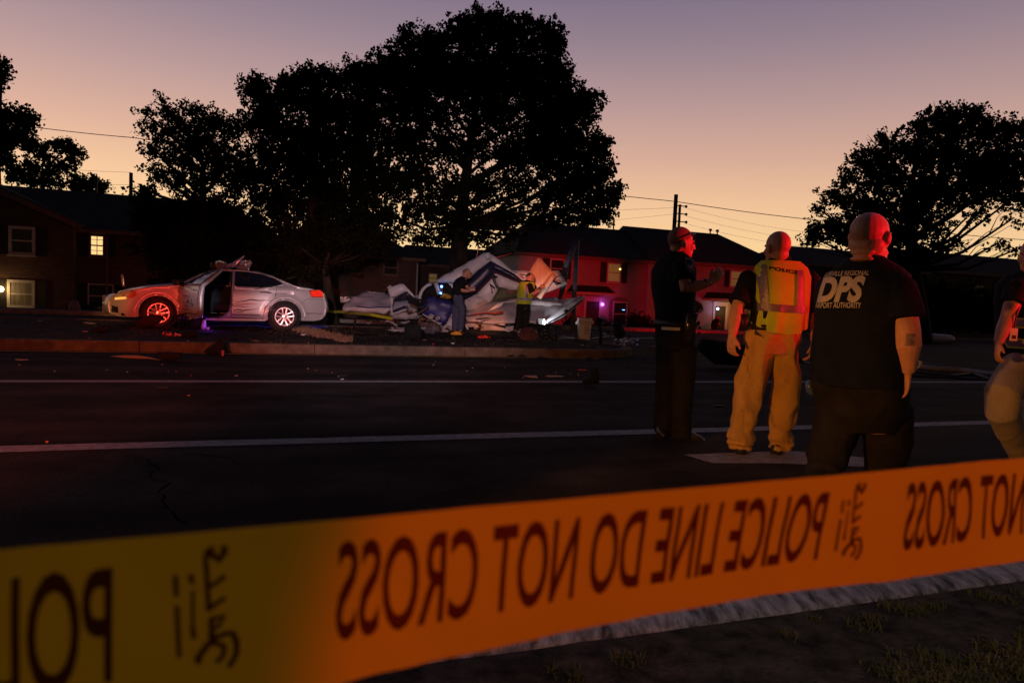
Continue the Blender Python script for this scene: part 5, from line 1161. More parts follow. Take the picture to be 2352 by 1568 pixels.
for a, b, r in (((660, 1330), (730, 1270), .05), ((700, 1345), (760, 1310), .04), ((-40, 1180), (20, 1330), .03), ((840, 1340), (860, 1420), .04), ((500, 1240), (620, 1250), .03)): mb.tube([W(*z4(*a), 18.5), W(*z4(*b), 18.3)], r, 7)
mb.build('broken_strut', M_aw, wr, True)
wm = (M_dark, M_awd, M_brown)
for q in range(44):
    mb = MB(WO); x, y = random.uniform(300, 2300), random.uniform(1080, 1330); L_ = random.uniform(60, 230); a = random.uniform(-.7, .7); Y_ = random.uniform(18.0, 18.8)
    p0 = z3(x, y); p1 = z3(x + L_ * math.cos(a) * .5, y + L_ * math.sin(a) * .5 + random.uniform(-20, 20)); p2 = z3(x + L_ * math.cos(a), y + L_ * math.sin(a))
    mb.tube([W(*p0, Y_), W(*p1, Y_ + .05), W(*p2, Y_)], random.uniform(.008, .022), 5)
    for v_ in mb.v: v_.z = max(v_.z, MZ + .01)
    mb.build('bent_tube', wm[q % 3], wr)
for _ in range(14):
    x, y = random.uniform(700, 1900), random.uniform(1020, 1340); n_ = random.randint(4, 6); r_ = random.uniform(25, 70); a0 = random.uniform(0, 6)
    PL('torn_skin', z3, [(x + r_ * 1.3 * random.uniform(.5, 1) * math.cos(a0 + 6.283 * k / n_), y + r_ * random.uniform(.4, 1) * math.sin(a0 + 6.283 * k / n_), random.uniform(-.15, .15)) for k in range(n_)], random.uniform(18.1, 18.5), random.choice((M_aw, M_awd, M_brown, M_dark, M_awd)), .015, .02, .04, .07)
for _ in range(10):
    x, y = random.uniform(60, 950), random.uniform(1235, 1330); n_ = 5; r_ = random.uniform(22, 50); a0 = random.uniform(0, 6)
    PL('torn_skin', z4, [(x + r_ * 1.6 * random.uniform(.5, 1) * math.cos(a0 + 6.283 * k / n_), y + r_ * random.uniform(.3, .8) * math.sin(a0 + 6.283 * k / n_), random.uniform(-.15, .15)) for k in range(n_)], random.uniform(18.0, 18.3), random.choice((M_aw, M_awd, M_dark)), .015, .02, .04, .07)
# landing gear legs and struts that carry the wings (dark, beneath)
mb = MB(WO)
for u, v, Y in ((812, 735, 19.6), (905, 722, 19.4), (1190, 745, 19.3), (1235, 742, 19.0)):
    p = W(u, v, Y); mb.tube([p + Vector((.06, 0, .0)), Vector((p.x, p.y, MZ - .02))], .035, 7)
mb.build('strut', M_dark, wr)
def PWG(f, pts, z=MZ):
    q = max(pts, key=lambda p: f(*p[:2])[1] - proj(W(*f(*p[:2]), 20))[0] * .0437); return PW(f, pts, G(*f(*q[:2]), z).y - .02)
ident = lambda a, b: (a, b)
# clip-on torch on the wing
tpz = W(*z4(1215, 1205), 18.15); tq = thing('work_light', tpz, 'small black battery work light clipped to the wing, shining white', 'work light')
MB(tpz).box(tpz + Vector((-.12, -.05, -.07)), tpz + Vector((.05, .06, .09))).build('housing', M_dark, tq, bevel=.01); MB(tpz).lathe(tpz + Vector((.05, 0, 0)), (1, 0, .1), [(0, .06), (.05, .075)], 14).build('reflector', mat('lit_lens', (1, 1, .95), emit=(.9, 1, .85), estr=5), tq)
lamp('work_light_beam', 'SPOT', tpz + Vector((.02, -.28, .02)), 34, (.9, .92, 1), W(*z4(1330, 1130), 18.5), .02, 88, .25)

# ------------------------------------------------------------------ things lying round it
def lying(name, label, cat, parts, group=None, org=None):
    o_ = org or sum((Vector(p) for p in parts[0][1]), Vector()) / len(parts[0][1]); th = thing(name, o_, label, cat, group)
    for nm, pts, m, tk, bl, cr, sp in parts: pillow(nm, pts, m, th, tk, bl, sp, cr, org=o_)
    return th
def GZ(f, pts, z, lift=0): return [G(*f(*p[:2]), z) + Vector((0, 0, (p[2] if len(p) > 2 else 0))) for p in pts]
lying('black_sheet', 'crumpled black sheet of wreckage spread in front of the right wing', 'wreckage', [('sheet', [W(*z4(*p), 17.6) for p in [(-60, 1345), (60, 1320), (200, 1355), (400, 1345), (620, 1350), (740, 1410), (765, 1455), (600, 1465), (300, 1430), (60, 1420), (-40, 1385)]], M_dark, .05, .08, .06, .1)])
# disc
dpz = W(*z4(1010, 1410), 17.4); dth = thing('rotor_disc', dpz, 'tilted dark disc with an orange rim glint, right of the vested investigator', 'debris'); ax = Vector((.05, -.75, .66))
MB(dpz).lathe(dpz, ax, [(-.05, 0), (-.05, .18), (-.02, .24), (.0, .245), (.02, .22), (.03, .1), (.03, 0)], 30).build('disc', mat('disc_maroon', (.10, .03, .015), .5, var=.4, nscale=6), dth, True)
# black camera tripod / headset shaped debris
hp = W(*z4(1330, 1420), 17.6); hth = thing('tangled_part', hp, 'tangled black round machine part lying beside the tilted disc', 'debris')
mb = MB(hp)
for k in range(9): a = W(*z4(1210 + 240 * random.random(), 1310 + 190 * random.random()), 17.6); mb.ell(a, (Vector((random.uniform(.05, .11), .03, .02)), Vector((0, random.uniform(.06, .1), .03)), Vector((.02, 0, random.uniform(.05, .1)))), 10, 7)
mb.build('casing', M_black, hth, True, voxel=.02); mb = MB(hp); c = W(*z4(1270, 1400), 17.5); mb.tube([c + Vector((.13 * math.cos(k * .4), -.03, .13 * math.sin(k * .4))) for k in range(17)], .022, 6); mb.tube(PW(z4, [(1070, 1335), (1200, 1305), (1300, 1300), (1370, 1335)], 17.5), .008, 5); mb.build('hose', M_dark, hth, True)
# white bin
bp = W(*z4(1915, 1470), 18.6); bz = MZ - .02; bp.z = bz; bn = thing('bin', bp, 'white plastic bin with a dented side standing upright beside the bent pole', 'bin')
H_ = .80; M_bin = mat('bin_white', (.62, .60, .62), .5, var=.08); bps = bp.copy(); BS = .74
def bbuild(mb, name, m, par, smooth=False, bevel=0):
    mb.v = [bp + (v - bp) * BS for v in mb.v]; return mb.build(name, m, par, smooth, bevel=bevel)
mb = MB(bp); secs = []
for z, r in ((0, .20), (.02, .215), (.25, .235), (.5, .255), (.66, .265), (.68, .29), (.71, .29), (.72, .268), (.76, .27), (.78, .285), (.80, .28)): secs.append((bp + Vector((.01 * noise.noise(Vector((z * 4, 0, 0))), 0, z * 1.0)), Vector((r * .98, 0, 0)), Vector((0, r * .9, 0))))
mb.loft(secs, 24, 2.5); bbuild(mb, 'body', M_bin, bn, True)
mb = MB(bp); top = bp + Vector((0, 0, .80)); mb.loft([(top + Vector((0, 0, .002)), Vector((.25, 0, 0)), Vector((0, .22, 0))), (top + Vector((0, 0, .02)), Vector((.24, 0, 0)), Vector((0, .21, 0)))], 20, 2.5); bbuild(mb, 'rim', mat('bin_inside', (.15, .14, .15), .7), bn)
mb = MB(bp); mb.box(bp + Vector((.26, -.06, .60)), bp + Vector((.33, .06, .72))); mb.box(bp + Vector((-.33, -.06, .56)), bp + Vector((-.26, .06, .66))); bbuild(mb, 'grip', M_bin, bn, bevel=.01)
mb = MB(bp)
for i in range(2):
    for j in range(3): mb.box(bp + Vector((-.02 + i * .10, -.245, .22 + j * .10)), bp + Vector((.05 + i * .10, -.215, .29 + j * .10)))
bbuild(mb, 'vent_slot', mat('bin_slot', (.36, .34, .36), .6), bn)
# seat-like black thing by the car, blue-lit post, and other lumps
lying('car_seat', 'black overturned car seat with purple lit edge, below the open sedan door', 'seat', [
    ('backrest', PW(z1, [(1300, 670), (1330, 615), (1345, 603), (1418, 604), (1408, 650), (1395, 690), (1360, 700), (1310, 705)], 15.9), M_dark, .08, .07, .01, .08),
    ('seat', PWG(z1, [(1262, 712), (1355, 708), (1368, 765), (1255, 768)]), M_dark, .1, .08, .02, .08),
    ('edge_strip', PW(z1, [(1402, 640), (1420, 640), (1421, 706), (1385, 706), (1390, 670)], 15.75), mat('strip_pale', (.55, .5, .6), .4), .03, .01, 0, .06)])
lamp('seat_purple_glow', 'POINT', W(*z1(1440, 680), 15.5), 3, (.35, .05, 1), size=.05)
lying('bumper_cover', 'large dark curved piece of bumper lying beside the sedan front wheel', 'debris', [('cover', PWG(z1, [(940, 655), (985, 625), (1050, 603), (1115, 612), (1112, 635), (1085, 665), (1030, 690), (970, 690)]), M_dark, .05, .1, .05, .08)])
o_ = W(*z1(1240, 640), 15.6); th = thing('bent_rods', o_, 'bent dark rods heaped under the open sedan door', 'debris'); mb = MB(o_)
for _ in range(9): a, b = z1(random.uniform(1190, 1310), random.uniform(590, 680)), z1(random.uniform(1190, 1310), random.uniform(590, 680)); mb.tube([W(*a, 15.7), W((a[0] + b[0]) / 2 + random.uniform(-5, 5), (a[1] + b[1]) / 2 - 4, 15.5), W(*b, 15.6)], random.uniform(.015, .035), 6)
mb.build('rod', M_dark, th, True)
for lab, pts, Y, m in (('black rounded box shaped debris on the median in front of the blue panel', [(1040, 1240), (1270, 1235), (1310, 1330), (1300, 1480), (1180, 1500), (1050, 1470), (1030, 1340)], 16.6, M_dark),
        ('long pale flat slab lying left of the black box shaped debris', [(720, 1328), (850, 1325), (1020, 1328), (1010, 1352), (880, 1362), (800, 1345)], 17.4, M_awd),
        ('crumpled magenta plastic scrap hanging under the left wing', [(755, 1160), (800, 1140), (890, 1130), (860, 1200), (895, 1262), (850, 1262), (840, 1215), (760, 1190)], 18.9, mat('magenta', (.4, .02, .12), .5)),
        ('yellow wedge lying at the feet of the dark shirted investigator', [(1785, 1385), (1860, 1358), (1930, 1365), (1975, 1400), (1960, 1420), (1800, 1418)], 17.5, mat('wedge_yellow', (.75, .36, .03), .5))):
    lying({'b': 'debris_box', 'l': 'flat_slab', 'c': 'plastic_scrap', 'y': 'wedge'}[lab[0]], lab, 'debris', [('shell', PW(z3, pts, Y) if lab[0] == 'c' else PWG(z3, pts), m, .06, .1 if m is M_dark else .03, .03, .08)])
def small(name, label, u, v, w, h, z, m, cat='debris', tall=0, group=None):
    c = G(u, v, z); k = (c - CAM).dot(FW) / FPX; n = random.randint(5, 8); P = []
    for i in range(n):
        a = 6.283 * i / n + random.uniform(-.3, .3); r = random.uniform(.6, 1.0); P.append(c + Vector((math.cos(a) * r * w * k / 2, math.sin(a) * r * w * k * .35 * (1 - tall * .8), .012 + max(0, math.sin(a) * tall + tall) * .5 * r * h * k)))
    th = tag(pillow(name, P, m, None, .012, min(.05, h * k * .15), .05, .01, org=c), label, cat, group); th.location = c; return th
# larger lumps on road and median
D_ = lambda p: p
o1_ = G(497, 803, MZ); lying('torn_tyre_piece', 'black wedge of torn rubber standing on the kerb below the sedan', 'debris', [('rubber', PWG(z1, [(1402, 868), (1440, 830), (1505, 790), (1518, 765), (1532, 765), (1545, 800), (1546, 880), (1520, 886)], 0), M_dark, .05, .05, .02, .07), ('pink_tag', PWG(z1, [(1524, 850), (1544, 850), (1542, 892), (1528, 892)], 0), mat('tag_pink', (.5, .12, .22), .5), .02, .01, 0, .05)])
lying('headrest', 'black rounded lump lying in the gutter, left of the rubber wedge', 'debris', [('pad', PWG(z1, [(1095, 865), (1160, 860), (1250, 870), (1235, 905), (1180, 925), (1130, 915)], 0), M_dark, .06, .08, .02, .06)])
lying('pale_strip', 'thin pale curved strip lying in the gutter at the left', 'debris', [('strip', PWG(z1, [(760, 890), (860, 884), (950, 886), (1040, 900), (1110, 918), (1030, 908), (940, 908), (850, 903)], 0), mat('strip_tan', (.3, .25, .22), .6), .02, .02, .01, .07)])
lying('boot', 'black boot shaped scrap standing on the far lane line', 'debris', [('shaft', [W(u, v, 9.6) for u, v in [(1358, 848), (1372, 843), (1377, 860), (1376, 880), (1340, 882), (1337, 874), (1355, 866)]], M_dark, .05, .03, .005, .04)])
lying('dark_lump', 'low dark lump with a reddish corner on the median, below the sedan nose', 'debris', [('shell', PWG(z1, [(625, 700), (700, 675), (760, 680), (750, 720), (705, 738), (660, 725)]), M_dark, .06, .07, .03, .07)])
lying('dark_post_base', 'dark upright stump beside the white glittering scrap, right of the bin', 'debris', [('stump', [W(u, v, 17) for u, v in [(1408, 742), (1417, 735), (1428, 742), (1436, 765), (1432, 782), (1414, 782)]], M_dark, .08, .08, .02, .06)])
o_ = W(1380, 760, 16.6); th = thing('bent_bracket', o_, 'tall thin black bent bracket standing right of the bin', 'debris'); MB(o_).tube([W(u, v, 16.6) for u, v in ((1372, 740), (1376, 732), (1384, 734), (1376, 745), (1381, 765), (1379, 790))], .045, 7).tube([W(u, v, 16.4) for u, v in ((1340, 786), (1352, 796), (1372, 794), (1392, 792))], .018, 6).build('bracket', M_dark, th, True)
o_ = G(1435, 787, MZ); th = thing('glittering_scrap', o_, 'heap of white glittering torn foil at the tip of the median', 'debris'); mb = MB(o_)
for _ in range(60):
    a = W(random.gauss(1437, 14), 784 + random.gauss(0, 3.5), 16.3 + random.uniform(-.3, .3)); a.z = max(a.z, MZ + .01); d = [Vector((random.uniform(-1, 1), random.uniform(-1, 1), random.uniform(-.6, .6))) * .07 for _ in range(3)]; mb.prism([a, a + d[0], a + d[1]], d[2] * .1)
mb.build('foil', mat('foil', (.8, .78, .78), .2, metal=.6), th)
o_ = G(1000, 790, MZ)
for i, (f, x0, x1, y0, Y) in enumerate(((z1, 1118, 1238, 750, 14.9), (z4, 160, 390, 1478, 16.4))):
    o_ = G(*f((x0 + x1) / 2, y0), MZ); th = thing('red_lens_shards', o_, ('row of red tail lamp shards on the median below the open door', 'row of red lens shards lying before the black sheet')[i], 'debris'); mb = MB(o_)
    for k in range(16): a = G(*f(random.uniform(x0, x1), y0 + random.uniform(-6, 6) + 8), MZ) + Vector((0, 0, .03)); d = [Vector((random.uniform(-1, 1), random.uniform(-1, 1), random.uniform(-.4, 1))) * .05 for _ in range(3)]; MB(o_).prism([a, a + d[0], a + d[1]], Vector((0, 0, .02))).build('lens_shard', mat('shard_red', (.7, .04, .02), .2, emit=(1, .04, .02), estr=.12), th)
ms_ = [mat('scrap_pale', (.3, .27, .25), .6), mat('scrap_dark', (.015, .014, .014), .7), mat('scrap_orange', (.55, .2, .06), .5), mat('scrap_red', (.55, .05, .03), .4)]
for u, v, w, h, z, mi, lab in ((92, 738, 16, 4, MZ, 0, 'small pale scrap on the median at far left, below the lit window frame'), (207, 743, 36, 2, MZ, 0, 'long thin pale strip on the median left of the sedan'), (195, 763, 14, 3, MZ, 2, 'small orange scrap near the kerb, left side'), (52, 829, 34, 4, 0, 0, 'thin pale blade lying on the road at the far left'),
        (788, 866, 30, 8, 0, 1, 'dark leaf shaped scrap crossing the far lane line'), (786, 875, 12, 8, 0, 0, 'small pale lump on the far lane line under the leaf shaped scrap'), (375, 895, 40, 6, 0, 1, 'flat dark rag on the asphalt, left half of the middle lane'), (434, 911, 7, 3, 0, 2, 'tiny orange bit on the asphalt of the middle lane'),
        (1221, 867, 40, 4, 0, 0, 'long flat white plate lying just beyond the far lane line'), (1273, 866, 46, 3, 0, 0, 'thin pale plate right of the long flat white plate'), (1336, 852, 28, 4, 0, 3, 'flat red scrap beside the boot shaped scrap'), (1650, 934, 34, 5, 0, 1, 'dark rag on the road between the two standing officers'),
        (930, 822, 26, 4, 0, 1, 'dark thin scrap at the kerb foot, centre'), (958, 808, 8, 12, 0, 1, 'small upright black stub at the kerb foot'), (995, 792, 7, 5, MZ, 3, 'small glowing red bit on the median edge'), (1175, 792, 40, 4, MZ, 1, 'flat black scrap on the median near the orange glints'), (1290, 827, 14, 5, 0, 1, 'small black scrap in the gutter below the rotor disc'),
        (1352, 796, 10, 5, MZ, 0, 'small white chip near the bent bracket'), (1500, 800, 30, 10, MZ, 0, 'pale stone coloured rubble at the nose of the median'), (108, 1018, 10, 3, 0, 2, 'tiny tan chip just above the near lane line'), (543, 864, 12, 5, 0, 0, 'small grey bit on the road left of centre'), (490, 857, 20, 3, 0, 1, 'thin dark scrap on the road below the rubber wedge')):
    small('scrap', lab, u, v, w, h, z, ms_[mi], tall=.6 if h > 6 else .1)
for _ in range(34):
    u = random.uniform(20, 1480); v = random.uniform(832, 872) if _ < 26 else random.uniform(775, 800) - (1200 - u) * .012
    z = 0 if _ < 26 else MZ; small('chip', 'tiny pale chip scattered on the dark road and median', u, v, random.uniform(2.5, 6), 2, z, ms_[0] if _ % 3 else ms_[2], group='tiny chips scattered round the wreck')
for _ in range(12):
    u = random.uniform(330, 1480); small('kerb_scrap', 'dark scrap lying along the foot of the median kerb', u, 806 + (u - 700) * .02 + random.uniform(0, 8), random.uniform(10, 30), random.uniform(4, 10), 0, (ms_[1], M_dark)[_ % 2], tall=random.choice((.2, .7)), group='scraps along the kerb foot')
for _ in range(34):
    u = random.uniform(330, 1480); v = random.uniform(748, 790) + (u - 700) * .012
    small('fragment', 'dark crumpled fragment strewn over the worn grass of the median', u, v, random.uniform(8, 22), random.uniform(4, 9), MZ, (ms_[1], M_dark, M_brown, M_awd)[_ % 4], tall=random.choice((.2, .6, .9)), group='fragments strewn over the median')
# fallen pole, cables and things on the right
M_purp = mat('fallen_tube_paint', (.32, .24, .34), .5)
a, b = W(2050, 778, 30), W(2182, 776, 31); a.z = b.z = .22; th = thing('fallen_pole', a, 'fallen grey round pole lying on the far road behind the big officer', 'pole'); MB(a).tube([a, a.lerp(b, .6), b], [.24, .24, .2], 12, round_end=True).build('shaft', M_purp, th, True)
def gcable(pts, r, lab, m=M_wire, nm='cable'):
    P = [G(u, v, r) for u, v in pts]; o_ = P[0].copy(); Q = []
    for p, q in zip(P, P[1:]): Q += [p.lerp(q, k / 6) for k in range(6)]
    Q.append(P[-1]); ob = tag(MB(o_).tube(Q, r, 6).build(nm, m, None, True), lab, 'cable'); ob.location = o_
gcable([(2080, 838), (2150, 846), (2210, 850), (2300, 862), (2420, 868)], .06, 'thick fallen grey tube on the road right of the big officer', mat('tube_grey', (.2, .18, .2), .5), 'fallen_tube')
gcable([(2090, 862), (2200, 868), (2260, 872), (2420, 876)], .02, 'thin fallen wire in front of the thick tube'); gcable([(2100, 852), (2180, 862), (2235, 858), (2275, 870), (2420, 868)], .03, 'loosely curled dark cable over the fallen tube')
gcable([(1840, 830), (1870, 838), (1880, 845), (1860, 850)], .02, 'short looped wire between the yellow vest officer and the big officer')
gcable([(1352, 778), (1400, 772), (1440, 778), (1500, 776)], .02, 'thin pale cable snaking behind the median tip', mat('cable_pale', (.3, .28, .26), .5))
lying('visor', 'curved blue translucent shell lying on the road beside the big officer', 'debris', [('shell', [W(u, v, 8.2) for u, v in [(1858, 872), (1866, 876), (1868, 893), (1885, 908), (1866, 910), (1852, 900), (1850, 882)]], mat('visor_blue', (.12, .2, .4), .2, spec=.8), .02, .03, 0, .04)])
lying('shoe_sole', 'dark shoe with a pale toe lying behind the big officer arm', 'shoe', [('upper', [W(u, v, 11.2) for u, v in [(2085, 833), (2100, 824), (2112, 826), (2117, 836), (2108, 846), (2088, 848)]], M_dark, .08, .05, 0, .05), ('toe', [W(u, v, 11.1) for u, v in [(2112, 828), (2118, 830), (2117, 840), (2106, 847), (2110, 838)]], mat('toe_pale', (.6, .5, .45), .5), .05, .02, 0, .04)])
# dark low car-sized heap behind the two officers with an orange edge line
lying('overturned_hood', 'dark flat bonnet like panel with an orange rim, lying behind the two standing officers', 'wreckage', [('panel', [W(u, v, 13.5) for u, v in [(1600, 800), (1612, 772), (1660, 782), (1720, 792), (1800, 800), (1830, 812), (1845, 832), (1740, 842), (1640, 836)]], M_dark, .08, .12, .03, .12),
    ('rim', [W(u, v, 13.35) for u, v in [(1612, 774), (1700, 788), (1790, 797), (1790, 801), (1700, 792), (1612, 778)]], mat('rim_orange', (.6, .3, .08), .5), .02, .01, 0, .1)])
# caution tape behind the wreck
for nm, a, b, m in (('left of the wreckage', (700, 700), (910, 733), None), ('between the tree and the left wing', (748, 712), (782, 718), None)):
    pass
P = [W(u, v, Y) for u, v, Y in ((740, 711, 21.8), (764, 716, 21.8), (786, 716, 21), (850, 722, 18.6), (902, 732, 18.3))]; mb = MB(P[0])
for p in P: mb.v += [p + Vector((0, 0, .04)), p - Vector((0, 0, .04))]
mb.v += [v + Vector((0, .002, 0)) for v in mb.v]; mb.f = [(2 * i, 2 * i + 2, 2 * i + 3, 2 * i + 1) for i in range(4)] + [(10 + 2 * i, 11 + 2 * i, 13 + 2 * i, 12 + 2 * i) for i in range(4)]
o = tag(mb.build('caution_tape', mat('far_tape', (.5, .5, .03), .5, emit=None)), 'thin yellow green tape strung behind the sedan and before the left wing', 'barrier tape'); o.location = P[0]
# patterned white box behind the left wing
lying('patterned_box', 'small white spotted box behind the left wing tip beside the forked trunk', 'box', [('front', PW(z3, [(-10, 790), (170, 790), (180, 830), (120, 870), (0, 890)], 21), mat('box_spots', (.7, .66, .62), .6, color2=(.05, .05, .05), nscale=9, ramp_lo=.5, ramp_hi=.56), .2, .04, 0, .15)])
lying('hydrant_cover', 'pale rounded bag standing on the lawn left of the sedan', 'bag', [('bag', [W(u, v, 24) for u, v in [(160, 705), (166, 691), (178, 690), (183, 705), (183, 722), (160, 722)]], mat('bag_pale', (.16, .12, .14), .7), .1, .12, .02, .1)])

# ================================================================== PEOPLE
M_skin = mat('skin', (.50, .24, .155), .5, var=.12, nscale=14, bump=.15, bscale=60, spec=.4)
M_uni = mat('uniform_black', (.010, .010, .013), .85, var=.3, nscale=8, bump=.3, bscale=60, spec=.15)
M_tee = mat('navy_tshirt', (.009, .011, .020), .9, var=.2, nscale=8, bump=.3, bscale=60, spec=.1)
M_trk = mat('trousers_black', (.016, .014, .014), .9, var=.3, nscale=7, bump=.3, bscale=60, spec=.12)
M_khaki = mat('trousers_khaki', (.46, .27, .085), .9, var=.12, nscale=6, bump=.3, bscale=70, spec=.1)
M_tan = mat('trousers_greytan', (.34, .29, .24), .9, var=.15, nscale=6, bump=.3, bscale=60, spec=.1)
M_jean = mat('jeans', (.07, .08, .13), .9, var=.25, nscale=10, spec=.1)
M_shoe = mat('shoe_leather', (.02, .017, .014), .3, var=.2, spec=.6)
M_lime = mat('vest_lime', (.50, .62, .03), .8, var=.12, nscale=6, transl=.15)
M_refl = mat('reflective_tape', (.17, .13, .20), .45, var=.1, metal=.2)
M_beltm = mat('belt_black', (.012, .011, .011), .5, spec=.4)
M_hair = mat('hair_short', (.03, .02, .014), .9, bump=.8, bscale=120)
M_stub = mat('shaved_hair', (.20, .13, .10), .8, var=.2, nscale=60)

def head(mb, c, f, up, s=1.0, jowl=0, wd=1.0):
    f = f.normalized(); up = (up - f * up.dot(f)).normalized(); r = f.cross(up)
    f = f * wd; r = r * wd; n_ = f.normalized()
    E = lambda x, y, z, a, b, d, t=0: mb.ell(c + (r * x + f * y + up * z) * s, (r * a * s, (f * math.cos(t) + up * math.sin(t)) * b * s, (up * math.cos(t) - n_ * math.sin(t)) * d * s), 18, 12)
    E(0, -.012, .022, .077, .096, .092); E(0, .02, -.03, .066, .072, .085); E(0, .045, -.085, .047 + jowl, .042, .036); E(0, .068, -.098, .022, .02, .018)
    E(0, -.03, -.05, .06 + jowl, .06, .06)
    if jowl:
        for q in (-.062, -.092, -.122): E(0, -.062, q, .052, .030, .013)
    E(0, .088, -.028, .011, .022, .030, -.35); E(0, .102, -.042, .014, .016, .011); E(0, .078, .012, .05, .018, .012); E(0, .083, -.070, .024, .012, .010)
    E(.035, .062, -.032, .026, .02, .022); E(-.035, .062, -.032, .026, .02, .022)
    for sg in (1, -1):
        E(sg * .080, -.006, -.018, .012, .021, .033, .15); E(sg * .086, -.012, -.004, .008, .012, .020, .15)
def hand(mb, wr, d, pn, th, s=1.0, curl=.45):
    d = d.normalized(); th = (th - d * th.dot(d)).normalized(); pn = d.cross(th) if d.cross(th).dot(pn) > 0 else -d.cross(th)
    mb.loft([(wr - d * .02 * s, th * .027 * s, pn * .020 * s), (wr + d * .02 * s, th * .034 * s, pn * .019 * s), (wr + d * .06 * s, th * .043 * s, pn * .016 * s), (wr + d * .098 * s, th * .042 * s, pn * .012 * s)], 14, 2.6)
    for o_, L_ in ((.032, .070), (.0108, .078), (-.0108, .073), (-.0315, .058)):
        p = wr + (d * .092 + th * o_) * s; P = [p]; a = curl * .5; w = th * o_ * .25
        for k, q in enumerate((.42, .32, .26)): p = p + ((d * math.cos(a) + pn * math.sin(a)) * L_ * q + w * q * .2) * s; P.append(p); a += curl
        mb.tube(P, [.0086 * s, .0082 * s, .0076 * s, .0066 * s], 8, round_end=True)
    p = wr + (d * .03 + th * .030) * s; q = p + (d * .035 + th * .024 + pn * .012) * s; e_ = q + (d * .032 + th * .006 + pn * .012) * s
    mb.tube([p, q, e_], [.013 * s, .0105 * s, .008 * s], 8, round_end=True)

